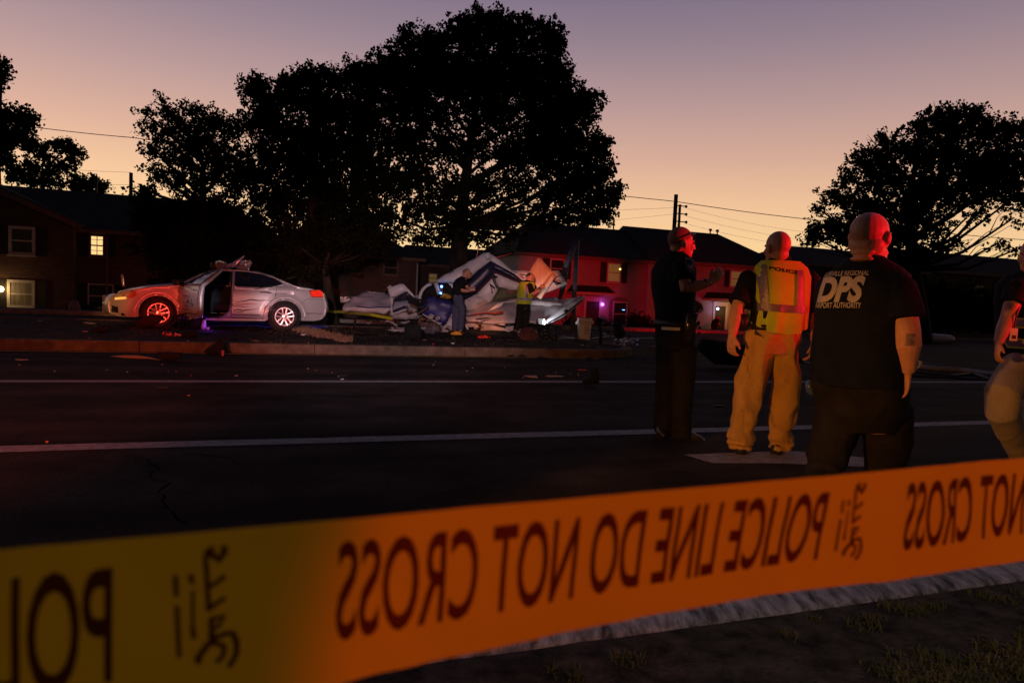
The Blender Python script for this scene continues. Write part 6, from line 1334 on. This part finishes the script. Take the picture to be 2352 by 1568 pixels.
def person(label, Y, fa, ha, torso, hd, arms, legs, shirt, trouser, base, vox=.007, sleeve=.72, group=None, headup=(0, 0, 1), folds=.006, hem=None, shoe=M_shoe, split=2, skinm=None, tuck=0.0, jowl=0, torsop=2.5, hwd=1.0, cuff=0.0, fs_t=3.6):
    """joints are (u, v, extra depth[, radius]); fa, ha: facing of chest and head in degrees from straight away, clockwise"""
    f = Vector((math.sin(rad(fa)), math.cos(rad(fa)), 0)); r = Vector((f.y, -f.x, 0)); fh = Vector((math.sin(rad(ha)), math.cos(rad(ha)), 0)); hu = Vector(headup)
    w3 = lambda p: W(p[0], p[1], Y + p[2])
    org = w3(base); th = thing('person', org, label, 'person', group)
    S = [(w3(t), t[3], t[4]) for t in torso]           # bottom to top
    sk = skinm or M_skin
    b = MB(org); b.loft([(c, r * w * .88, f * d * .88) for c, w, d in S], 22, torsop)
    hc = w3(hd); nb = S[-1][0]; b.tube([nb - Vector((0, 0, .05)), nb.lerp(hc, .5), hc - Vector((0, 0, .04 * hd[3]))], [.075 * hd[3] * hwd, .062 * hd[3] * hwd, .06 * hd[3] * hwd], 14)
    head(b, hc, fh, hu, hd[3], jowl, hwd)
    sh = MB(org); sh.loft([(c, r * w, f * d) for c, w, d in S[split:]], 26, torsop)
    for a in arms:
        J = [w3(p) for p in a['j']]; R_ = [p[3] for p in a['j']]
        b.tube(J[:1] + [J[0].lerp(J[1], .5), J[1], J[1].lerp(J[2], .35), J[2]], [R_[0] * .85, (R_[0] + R_[1]) / 2, R_[1], R_[1] * 1.02, R_[2]], 14)
        hand(b, J[2], Vector(a['d']), Vector(a['pn']), Vector(a['t']), a.get('s', 1.0), a.get('curl', .45))
        e_ = J[0].lerp(J[1], sleeve if 'sl' not in a else a['sl']); sr = a.get('sr', .022)
        sh.tube([J[0] + (nb - J[0]) * .12, J[0], J[0].lerp(e_, .6), e_], [R_[0] * 1.05, R_[0] + .022, (R_[0] + R_[1]) / 2 + sr, (R_[0] + R_[1]) / 2 + sr + .006], 18)
    tr = MB(org); tr.loft([(c, r * (w + tuck), f * (d + tuck)) for c, w, d in S[:split + 1]] + [(S[split + 1][0].lerp(S[split][0], .3), r * S[split + 1][1] * .90, f * S[split + 1][2] * .90)], 26, torsop)
    for L in legs:
        J = [w3(p) for p in L['j']]; R_ = [p[3] for p in L['j']]
        b.tube(J, [max(.04, q * .62) for q in R_], 14); 
        if cuff:
            Jn, Rn = [], []
            for i_ in range(len(J) - 1):
                m_n = 3 if i_ < len(J) - 2 else 5
                for q in range(m_n):
                    fq = q / m_n; low = (i_ + fq) / (len(J) - 1); j_ = cuff * (low ** 1.5) * (1 if (q + i_) % 2 else -1) * random.uniform(.5, 1.2)
                    Jn.append(J[i_].lerp(J[i_ + 1], fq) + r * random.uniform(-1, 1) * cuff * .35 * low); Rn.append(R_[i_] + (R_[i_ + 1] - R_[i_]) * fq + j_)
            Jn.append(J[-1]); Rn.append(R_[-1]); tr.tube(Jn, Rn, 24)
        else: tr.tube(J, R_, 20)
        t_ = w3(L['toe']); a_ = w3(L['heel']); dd = (t_ - a_); up_ = Vector((0, 0, 1)); sd = dd.cross(up_).normalized(); m_ = MB(org); s_ = L.get('s', 1.0)
        m_.loft([(a_ + up_ * .05, sd * .034 * s_, up_ * .045), (a_ + dd * .12 + up_ * .055, sd * .040 * s_, up_ * .055), (a_ + dd * .4 + up_ * .05, sd * .040 * s_, up_ * .048), (a_ + dd * .7 + up_ * .035, sd * .048 * s_, up_ * .034), (a_ + dd * .92 + up_ * .028, sd * .042 * s_, up_ * .026), (a_ + dd + up_ * .022, sd * .022 * s_, up_ * .016)], 16, 2.6)
        m_.build('shoe', shoe, th, True)
        b.tube([J[-1], a_ + dd * .15 + up_ * .04, a_ + dd * .7 + up_ * .03], [.04, .032, .026], 10)
    body = b.build('body', sk, th, voxel=vox, sm=2)
    so = sh.build('shirt', shirt, th, voxel=max(vox, .009), sm=3, folds=folds, fscale=3.6)
    to = tr.build('trousers', trouser, th, voxel=max(vox, .009), sm=3, folds=folds * 1.5, fscale=fs_t, fstretch=(1, 1, .6))
    return th, dict(body=body, shirt=so, trousers=to, f=f, r=r, S=S, org=org, hc=hc, fh=fh, nb=nb)

def ring(name, P_, i, m, th, dz=0, hgt=.022, grow=.012, tilt=0):
    """belt round the torso at section i"""
    c, w, d = P_['S'][i]; c = c + Vector((0, 0, dz)); mb = MB(P_['org']); n = 36; r, f = P_['r'], P_['f']
    for z in (-hgt, hgt):
        for g in (grow, grow - .006):
            for k in range(n):
                a = 6.2832 * k / n; ca, sa = math.cos(a), math.sin(a); x = math.copysign(abs(ca) ** .8, ca); y = math.copysign(abs(sa) ** .8, sa)
                mb.v.append(c + r * (w + g) * x + f * (d + g) * y + Vector((0, 0, z)))
    for k in range(n):
        k2 = (k + 1) % n; mb.f += [(k, k2, 2 * n + k2, 2 * n + k), (n + k, 3 * n + k, 3 * n + k2, n + k2), (2 * n + k, 2 * n + k2, 3 * n + k2, 3 * n + k), (k, n + k, n + k2, k2)]
    return mb.build(name, m, th, True)
def rect_decal(name, o_, xa, ya, bvh, m, th, off=.004, sp=.02, poly=None):
    P2 = poly or [(0, 0), (1, 0), (1, 1), (0, 1)]; Lx, Ly = xa.length, ya.length
    V, F, L = tri2d([(x * Lx, y * Ly) for x, y in P2], (), sp); return decal(name, [(p.x / Lx, p.y / Ly) for p in V], F, o_, xa, ya, bvh, m, th, off)
def ears_hair(P_, th, s, m, hi=.055, back=True):
    """cropped hair: thin cap over the cranium"""
    c, f = P_['hc'], P_['fh']; up = Vector((0, 0, 1)); r = f.cross(up); mb = MB(P_['org'])
    mb.ell(c + (f * -.018 + up * .032) * s, (r * .0805 * s, f * .096 * s, up * .090 * s), 20, 12); return mb.build('hair', m, th, True)

# ---- officer in black, hand raised, seen in profile
o1, P1 = person('officer in black uniform, sunglasses on shaved head, right hand raised, facing right', 6.03, 62, 84,
    [(1551, 800, 0, .165, .135), (1551, 768, 0, .180, .145), (1551, 738, 0, .178, .145), (1549, 700, 0, .185, .15), (1547, 655, 0, .215, .155), (1548, 622, 0, .225, .145), (1552, 598, 0, .19, .115), (1556, 583, 0, .085, .075)],
    (1566, 557, -.02, 1.12), [
        dict(j=[(1570, 607, -.20, .066), (1574, 663, -.24, .05), (1632, 648, -.26, .032)], d=(.62, .15, .65), pn=(-.4, .8, .3), t=(-.7, -.2, .7), curl=.35, s=1.05, sl=.62),
        dict(j=[(1545, 607, .2, .06), (1566, 668, .28, .048), (1588, 690, .2, .032)], d=(.7, .1, -.5), pn=(0, 0, -1), t=(.3, -.7, .3), curl=.8, sl=.6)],
    [dict(j=[(1536, 795, .07, .105), (1529, 880, .06, .09), (1523, 960, .04, .082), (1522, 994, .03, .078)], heel=(1512, 1003, .0), toe=(1532, 1008, -.08)),
     dict(j=[(1572, 795, -.06, .115), (1573, 880, -.05, .095), (1568, 955, -.04, .088), (1566, 1000, -.04, .09)], heel=(1548, 1003, -.02), toe=(1618, 1018, -.06))],
    M_uni, M_trk, (1556, 1008, 0), vox=.0065, folds=.012, cuff=.008)
bv = bvh_of(P1['shirt'])
ring('belt', P1, 2, M_beltm, o1, dz=-.02, hgt=.026, grow=.016)
c = W(1541, 753, 5.80); mb = MB(P1['org']); X = P1['r'] * -.6 + Vector((1, 0, 0)) * .8; X.normalize(); ND = (CAM - c).normalized()
bt = bvh_of(P1['trousers']); rect_decal('pocket_phone', W(1527.5, 758, 5.88), Vector((.11, .02, .003)), Vector((0, 0, .032)), bt, mat('phone_cream', (.75, .66, .55), .5), o1, off=.012)
p = W(1589, 752, 5.72); mb = MB(P1['org']); mb.loft([(p + Vector((.0, 0, .12)), Vector((.05, 0, 0)), Vector((0, .03, 0))), (p + Vector((-.01, 0, .02)), Vector((.045, 0, 0)), Vector((0, .028, 0))), (p + Vector((-.03, 0, -.13)), Vector((.026, 0, 0)), Vector((0, .02, 0)))], 14, 3); mb.tube([p + Vector((.02, -.01, .14)), p + Vector((.06, -.01, .19))], [.018, .014], 8, round_end=True)
mb.build('holster', mat('holster_gloss', (.02, .016, .014), .2, spec=.7), o1, True)
mb = MB(P1['org'])
for du, dv, r_ in ((1603, 742, .02), (1607, 752, .014), (1598, 735, .022), (1606, 764, .012)): mb.sph(W(du, dv, 5.78), r_)
mb.build('pouch', M_beltm, o1, True)
PB = [(.0, .75), (.1, 1), (.9, 1), (1, .72), (.92, .25), (.5, 0), (.1, .3)]
o_ = W(1570, 626, 5.76); xa = Vector((.085, .012, 0)); ya = Vector((.004, 0, .125))
rect_decal('shoulder_patch', o_, xa, ya, bv, mat('patch_edge', (.5, .28, .42), .7), o1, off=.004, sp=.015, poly=PB)
rect_decal('shoulder_patch', o_ + xa * .07 + ya * .07, xa * .86, ya * .86, bv, mat('patch_navy', (.05, .03, .13), .7), o1, off=.007, sp=.015, poly=PB)
rect_decal('shoulder_patch', o_ + xa * .2 + ya * .25, xa * .6, ya * .4, bv, mat('patch_edge', (.5, .28, .42), .7), o1, off=.010, sp=.012, poly=[(0, .2), (.5, 0), (1, .5), (.8, .8), (.4, .5), (.1, 1)])
ears_hair(P1, o1, 1.125, M_stub); ears_hair(P2_, o2, 1.125, M_stub) if 0 else None
# sunglasses pushed up on the forehead
c, f = P1['hc'], P1['fh']; up = Vector((0, 0, 1)); r = f.cross(up); s = 1.12; mb = MB(P1['org'])
for sg in (1, -1):
    mb.tube([c + (r * sg * .081 - f * .05 + up * .022) * s, c + (r * sg * .083 + f * .0 + up * .050) * s, c + (r * sg * .070 + f * .062 + up * .072) * s], .0065, 6)
    mb.ell(c + (r * sg * .036 + f * .088 + up * .062) * s, ((r * .032) * s, (f * .5 - up * .8).normalized() * .008, (up * .7 + f * .3) * .022), 12, 8)
mb.build('sunglasses', mat('glasses_black', (.01, .01, .012), .06, spec=.9), o1, True)
mb = MB(P1['org'])
for sg in (1, -1): mb.ell(c + (r * sg * .030 + f * .0865 + up * -.006) * s, (r * .015 * s, f * .008 * s, up * .007 * s), 10, 6)
mb.build('eye', mat('eye_dark', (.03, .015, .01), .3), o1, True)
mb = MB(P1['org'])
for sg in (1, -1): mb.tube([c + (r * sg * .012 + f * .0965 + up * .020) * s, c + (r * sg * .030 + f * .093 + up * .026) * s, c + (r * sg * .050 + f * .080 + up * .018) * s], [.004, .005, .003], 6)
mb.build('eyebrow', M_hair, o1, True)
e_ = W(1618, 651, 5.78); MB(P1['org']).tube([e_ + Vector((-.012, 0, .0)), e_ + Vector((.012, 0, -.002))], .043, 14).build('wrist_watch', M_beltm, o1, True)
# collar
mb = MB(P1['org']); nb = P1['nb'] + Vector((.0, 0, .03)); mb.loft([(nb + Vector((0, 0, -.04)), P1['r'] * .092, P1['f'] * .088), (nb + Vector((.005, 0, .015)), P1['r'] * .078, P1['f'] * .080)], 20, 2); mb.build('collar', M_uni, o1, True)

# ---- officer in yellow vest and khaki trousers
o2, P2_ = person('officer seen from behind in yellow police vest and khaki cargo trousers, arms hanging', 5.5, -4, -20,
    [(1772, 812, 0, .20, .135), (1773, 782, 0, .222, .15), (1778, 752, 0, .205, .148), (1785, 712, 0, .215, .152), (1792, 668, 0, .212, .15), (1796, 632, 0, .212, .13), (1795, 610, 0, .165, .10), (1790, 597, 0, .08, .075)],
    (1785, 568, -.01, 1.12), [
        dict(j=[(1722, 640, .04, .060), (1694, 706, -.03, .054), (1682, 768, -.1, .034)], d=(-.03, -.05, -1), pn=(.75, .5, 0), t=(.35, -.8, 0), curl=.55, s=1.15, sl=.86, sr=.035),
        dict(j=[(1864, 640, .04, .060), (1880, 722, .02, .052), (1871, 782, -.02, .033)], d=(-.18, .0, -1), pn=(-.8, .4, 0), t=(-.35, -.7, 0), curl=.5, s=1.15, sl=.9, sr=.03)],
    [dict(j=[(1744, 800, 0, .115), (1724, 880, 0, .118), (1712, 945, .0, .105), (1703, 1005, .0, .094), (1701, 1032, 0, .072)], heel=(1700, 1049, -.06), toe=(1706, 1035, .2), s=1.15),
     dict(j=[(1801, 800, 0, .115), (1806, 880, .02, .105), (1799, 945, .05, .096), (1794, 1005, .07, .092), (1792, 1032, .06, .074)], heel=(1782, 1049, .0), toe=(1778, 1036, .25), s=1.15)],
    M_uni, M_khaki, (1745, 1047, 0), vox=.0065, split=2, folds=.021, cuff=.018, fs_t=5.2)
ring('belt', P2_, 2, M_beltm, o2, dz=.0, hgt=.022, grow=.014)
for du in (1728, 1790, 1818): 
    pass
mb = MB(P2_['org']); nb = P2_['nb']; mb.loft([(nb + Vector((0, 0, -.03)), P2_['r'] * .10, P2_['f'] * .09), (nb + Vector((0, 0, .03)), P2_['r'] * .082, P2_['f'] * .078)], 22, 2); mb.build('collar', M_uni, o2, True)
# vest: shell over the shirt, flared at the bottom
mb = MB(P2_['org']); S = P2_['S']; r, f = P2_['r'], P2_['f']
V_ = [(W(1783, 752, 5.5), .224, .178), (W(1785, 735, 5.5), .224, .176), (W(1789, 705, 5.5), .226, .168), (W(1793, 668, 5.5), .224, .163), (W(1796, 634, 5.5), .222, .150), (W(1794, 614, 5.5), .205, .132), (W(1793, 600, 5.5), .15, .11)]
n = 60
for k, (c, w, d) in enumerate(V_):
    for i in range(n):
        a = 6.2832 * i / n; ca, sa = math.cos(a), math.sin(a); x = math.copysign(abs(ca) ** .8, ca); y = math.copysign(abs(sa) ** .8, sa)
        fl = (.012 * math.sin(a * 9) + .007 * math.sin(a * 17 + 1)) * max(0, (2.6 - k) / 2.6)
        zz = (-.045 * abs(sa) ** 1.5 + .035 * ca * ca) if k == 0 else 0
        mb.v.append(c + r * (w + fl) * x + f * (d + fl) * y + Vector((0, 0, zz)))
mb.f = [(j * n + i, j * n + (i + 1) % n, (j + 1) * n + (i + 1) % n, (j + 1) * n + i) for j in range(len(V_) - 1) for i in range(n)]
vest = mb.build('vest', M_lime, o2, True)
bvv = bvh_of(vest)
def wd(u, v, Y=5.2): return W(u, v, Y)
def strap(u0, v0, u1, v1, wpx, m, name='reflective_band', Y=5.34, th=o2, bvh=bvv, off=.012, back=Vector((0, -1, 0))):
    a, b_ = W(u0, v0, Y), W(u1, v1, Y); d_ = b_ - a; k = Y / FPX; n_ = Vector((0, -1, 0)); sd = d_.cross(n_).normalized() * wpx * k
    return rect_decal(name, a - sd / 2, sd, d_, bvh, m, th, off) if sd.cross(d_).dot(n_) > 0 else rect_decal(name, a + sd / 2, -sd, d_, bvh, m, th, off)
strap(1758, 698, 1757, 606, 16, M_refl); strap(1836, 706, 1840, 620, 15, M_refl); strap(1722, 703, 1848, 712, 17, M_refl, off=.015)
co, fs = text2d('POLICE', .03); co, fs = cut(co, fs, .08)
decal('printed_lettering', co, fs, W(1767, 619, 5.36), Vector((.222, 0, -.030)), Vector((.004, 0, .028)), bvv, mat('lettering_black', (.01, .01, .01), .7), o2, .010)
rect_decal('pocket_flap', W(1690, 858, 5.38), Vector((.10, 0, .02)), Vector((.0, 0, .17)), bvh_of(P2_['trousers']), M_khaki, o2, off=.012, sp=.03)
rect_decal('pocket_opening', W(1736, 768, 5.36), Vector((.07, 0, -.022)), Vector((0, 0, .045)), bvh_of(P2_['trousers']), M_beltm, o2, off=.003, sp=.02, poly=[(0, 0), (1, .0), (.4, .6), (.1, 1)])
# radio and its lime pouch on the left hip
p = W(1708, 735, 5.42); mb = MB(P2_['org']); mb.loft([(p + Vector((0, 0, .05)), Vector((.03, 0, 0)), Vector((0, .03, 0))), (p + Vector((.005, 0, -.08)), Vector((.025, 0, 0)), Vector((0, .03, 0)))], 12, 4); mb.build('radio', M_beltm, o2, True)

# ---- big officer in navy T shirt
o3, P3 = person('big bald man seen from behind in navy T shirt with white lettering, walking', 4.44, 40, 52,
    [(1972, 985, 0, .22, .18), (1976, 945, 0, .275, .235), (1973, 885, 0, .290, .270), (1971, 835, 0, .285, .275), (1971, 780, 0, .272, .255), (1974, 720, 0, .268, .235), (1982, 665, 0, .275, .200), (1990, 630, 0, .25, .155), (1995, 603, 0, .15, .115), (1997, 588, 0, .09, .10)],
    (1999, 541, -.02, 1.27), [
        dict(j=[(2060, 662, -.16, .092), (2080, 762, -.24, .084), (2084, 856, -.24, .044)], d=(-.02, .1, -1), pn=(-1, .2, 0), t=(.1, 1, 0), curl=.45, s=1.12, sl=.72, sr=.038),
        dict(j=[(1912, 660, .18, .08), (1890, 735, .16, .055), (1900, 800, .0, .035)], d=(.2, -.1, -1), pn=(1, 0, 0), t=(0, 1, 0), curl=.5, s=1.1, sl=.55)],
    [dict(j=[(1932, 940, .02, .160), (1914, 1010, .02, .140), (1893, 1070, -.05, .12), (1880, 1130, -.15, .10)], heel=(1872, 1165, -.25), toe=(1880, 1150, .0), s=1.2),
     dict(j=[(2028, 940, -.02, .170), (2036, 1010, .03, .150), (2030, 1060, .08, .13), (2025, 1095, .12, .11)], heel=(2010, 1118, .12), toe=(2035, 1108, .38), s=1.2)],
    M_tee, M_trk, (1975, 1120, 0), vox=.0075, split=2, folds=.012, tuck=-.004, jowl=.016, hwd=1.13, cuff=.01)
bv3 = bvh_of(P3['shirt']); r, f = P3['r'], P3['f']; M_let = mat('lettering_white', (.42, .38, .37), .8)
# back of the shirt, seen obliquely: text plane follows the shoulders
rt = (r + f * .12).normalized()
def backtext(txt, u, v, w, h, bold=.0, shear=.0, mx=.05):
    co, fs = text2d(txt, bold, shear); co, fs = cut(co, fs, mx); c_ = W(u, v, 4.24); decal('printed_lettering', co, fs, c_ - rt * (w / 2) - Vector((0, 0, h / 2)), rt * w + Vector((0, 0, .010)), Vector((0, 0, h)), bv3, M_let, o3, .005)
backtext('LOUISVILLE REGIONAL', 1927, 626, .30, .032, .016, .25, .03); backtext('DPS', 1921, 664, .285, .170, .05, .22); backtext('AIRPORT AUTHORITY', 1915, 702, .285, .036, .016, .0, .03)
a_ = rect_decal('tattoo', W(2064, 792, 4.2), Vector((.05, 0, 0)), Vector((0, 0, .075)), bvh_of(P3['body']), mat('tattoo_ink', (.20, .12, .11), .6, var=.5, nscale=30), o3, off=.0015, sp=.015)
rect_decal('pocket_seam', W(1893, 935, 4.1), Vector((.05, 0, -.03)), Vector((.01, 0, .012)), bvh_of(P3['trousers']), M_beltm, o3, off=.006, sp=.02)

# ---- man at the right edge, walking, cut by the frame
o4, P4 = person('walking man in black vest with lime and silver bands, cut by the right edge', 5.1, 245, 240,
    [(2366, 850, 0, .17, .13), (2362, 820, 0, .19, .165), (2362, 785, 0, .185, .17), (2364, 740, 0, .19, .16), (2369, 690, 0, .215, .155), (2372, 655, 0, .215, .135), (2373, 634, 0, .16, .10), (2374, 620, 0, .08, .08)],
    (2372, 586, -.02, 1.08), [
        dict(j=[(2338, 662, -.16, .062), (2314, 732, -.2, .048), (2294, 785, -.3, .032)], d=(-.25, -.3, -1), pn=(.6, .3, -.3), t=(-.3, -.7, 0), curl=.6, s=1.05, sl=.5),
        dict(j=[(2404, 662, .1, .062), (2416, 732, .1, .048), (2400, 790, 0, .032)], d=(-.3, -.3, -1), pn=(-.6, .3, -.3), t=(0, -.7, 0), curl=.6, sl=.5)],
    [dict(j=[(2345, 840, -.08, .125), (2302, 905, -.22, .118), (2300, 945, -.2, .11), (2330, 1010, .0, .088), (2348, 1050, .12, .08)], heel=(2362, 1085, .2), toe=(2340, 1100, .05)),
     dict(j=[(2380, 840, .06, .12), (2385, 930, .05, .105), (2388, 1010, .0, .09), (2392, 1062, 0, .085)], heel=(2398, 1092, .05), toe=(2370, 1098, -.18))],
    M_uni, M_tan, (2370, 1095, 0), vox=.008)
v4 = MB(P4['org']); r, f = P4['r'], P4['f']; v4.loft([(c, r * (w + .018), f * (d + .020)) for c, w, d in P4['S'][1:7]], 30, 2.6, cap=False); vs = v4.build('vest', M_uni, o4, True); b4 = bvh_of(vs); M_vy = mat('band_lime', (.55, .68, .03), .7)
for v0 in (742, 792):
    a = W(2290, v0 + 10, 4.7); rect_decal('vest_band', a, Vector((.42, 0, .0)), Vector((0, 0, .074)), b4, M_vy, o4, off=.004, sp=.03); rect_decal('reflective_band', a + Vector((0, 0, .012)), Vector((.42, 0, 0)), Vector((0, 0, .050)), b4, M_refl, o4, off=.008, sp=.03)
p = W(2328, 768, 4.82); mb = MB(P4['org']); mb.box(p + Vector((-.026, -.004, -.045)), p + Vector((.026, .002, .045))); bd = mb.build('badge_card', mat('card_white', (.7, .66, .66), .4), o4); MB(P4['org']).box(p + Vector((-.012, -.007, -.03)), p + Vector((.014, -.0045, -.005))).build('badge_photo', M_beltm, bd)
MB(P4['org']).tube([p + Vector((0, .0, .045)), p + Vector((.03, .03, .14)), W(2360, 640, 4.95)], .006, 6).build('lanyard', M_beltm, o4)

# ---- investigator in black polo beside the wreck
o5, P5 = person('man in dark polo and blue jeans writing notes beside the wreckage', 17.9, 75, 78,
    [(1054, 705, 0, .16, .13), (1053, 692, 0, .17, .14), (1052, 680, 0, .165, .135), (1052, 665, 0, .19, .145), (1054, 650, 0, .21, .14), (1058, 641, 0, .18, .12), (1064, 635, 0, .08, .075)],
    (1073, 628, -.03, 1.12), [dict(j=[(1060, 648, -.2, .06), (1062, 668, -.24, .05), (1079, 668, -.26, .034)], d=(.9, 0, .2), pn=(0, 0, -1), t=(.2, -.6, .6), curl=.8, sl=.8), dict(j=[(1066, 645, .2, .06), (1074, 660, .2, .05), (1083, 664, .1, .034)], d=(.8, -.3, .2), pn=(0, 0, 1), t=(-.3, .6, .6), curl=.8, sl=.7)],
    [dict(j=[(1046, 700, .0, .11), (1046, 728, .0, .085), (1044, 758, .0, .075)], heel=(1038, 767, -.05), toe=(1050, 768, -.1)), dict(j=[(1060, 700, -.04, .11), (1061, 728, -.04, .085), (1058, 758, .0, .075)], heel=(1054, 766, .05), toe=(1068, 767, 0)) ],
    M_uni, M_jean, (1052, 768, 0), vox=.018, headup=(.45, 0, 1), folds=.004, split=2)
ears_hair(P5, o5, 1.06, M_stub)
mb = MB(P5['org']); p = W(1083, 665, 17.6); mb.box(p + Vector((-.03, -.1, -.01)), p + Vector((.10, .08, .01))); mb.build('notebook', mat('paper_pale', (.5, .5, .45), .7), o5)
# ---- investigator in lime vest
o6, P6 = person('man in lime police vest and black trousers photographing the wreckage', 17.9, 55, 70,
    [(1201, 710, 0, .17, .14), (1202, 698, 0, .18, .15), (1205, 686, 0, .18, .15), (1207, 672, 0, .20, .16), (1209, 657, 0, .22, .15), (1212, 648, 0, .18, .12), (1214, 643, 0, .08, .08)],
    (1218.5, 638, -.02, 1.15), [dict(j=[(1216, 655, -.2, .062), (1225, 677, -.24, .052), (1240, 664, -.28, .036)], d=(.7, 0, .7), pn=(0, 1, 0), t=(-.6, 0, .6), curl=.8, sl=.75, s=1.2), dict(j=[(1220, 653, .2, .06), (1232, 668, .25, .05), (1241, 662, 0, .036)], d=(.7, -.2, .7), pn=(0, 1, 0), t=(-.6, 0, .6), curl=.8, sl=.7)],
    [dict(j=[(1196, 704, .06, .12), (1193, 730, .06, .10), (1186, 758, .06, .085)], heel=(1176, 768, .0), toe=(1192, 768, -.06)), dict(j=[(1208, 704, -.06, .12), (1208, 730, -.06, .10), (1203, 758, -.05, .085)], heel=(1196, 768, -.1), toe=(1212, 769, -.15))],
    M_uni, M_trk, (1198, 769, 0), vox=.018, headup=(.25, 0, 1), folds=.004, split=2)
ears_hair(P6, o6, 1.08, M_hair)
r, f = P6['r'], P6['f']; mb = MB(P6['org']); mb.loft([(c, r * (w + .03), f * (d + .03)) for c, w, d in P6['S'][1:6]], 26, 2.6, cap=False); vt = mb.build('vest', M_lime, o6, True); b6 = bvh_of(vt)
rect_decal('reflective_band', W(1186, 688, 17.2), Vector((.46, 0, -.02)), Vector((0, 0, .06)), b6, mat('band_violet', (.25, .22, .4), .5), o6, off=.01, sp=.05); rect_decal('reflective_band', W(1208, 684, 17.2), Vector((.06, 0, .0)), Vector((-.02, 0, .36)), b6, M_refl, o6, off=.012, sp=.05)
mb = MB(P6['org']); p = W(1240, 662, 17.5); mb.box(p + Vector((-.05, -.05, -.035)), p + Vector((.03, .05, .035))); mb.build('camera', M_black, o6)
mb = MB(P6['org']); mb.loft([(W(1209, 702, 17.62), Vector((.03, 0, 0)), Vector((0, .02, 0))), (W(1205, 716, 17.62), Vector((.02, 0, 0)), Vector((0, .02, 0)))], 10, 3); mb.build('holster', mat('holster_gloss', (.02, .016, .014), .2), o6, True)
# ---- dim figure at the neighbour's door
o7, P7 = person('dim figure in dark clothes bending outside the lit doorway of the far house', 38.5, 60, 80,
    [(1640, 752, 0, .16, .14), (1640, 747, 0, .18, .15), (1641, 742, 0, .18, .15), (1643, 737, 0, .2, .16), (1646, 733, 0, .17, .12), (1648, 731, 0, .08, .08)],
    (1651, 731, 0, 1.1), [dict(j=[(1645, 735, -.2, .06), (1650, 742, -.2, .05), (1655, 746, -.2, .035)], d=(.7, 0, -.6), pn=(0, 1, 0), t=(1, 0, 0), sl=.9)],
    [dict(j=[(1638, 750, 0, .11), (1637, 758, 0, .09), (1636, 767, 0, .07)], heel=(1635, 769, 0), toe=(1640, 769, 0)), dict(j=[(1643, 750, 0, .11), (1643, 758, 0, .09), (1643, 767, 0, .07)], heel=(1642, 769, 0), toe=(1647, 769, 0))],
    M_uni, M_trk, (1640, 770, 0), vox=.03, folds=0)
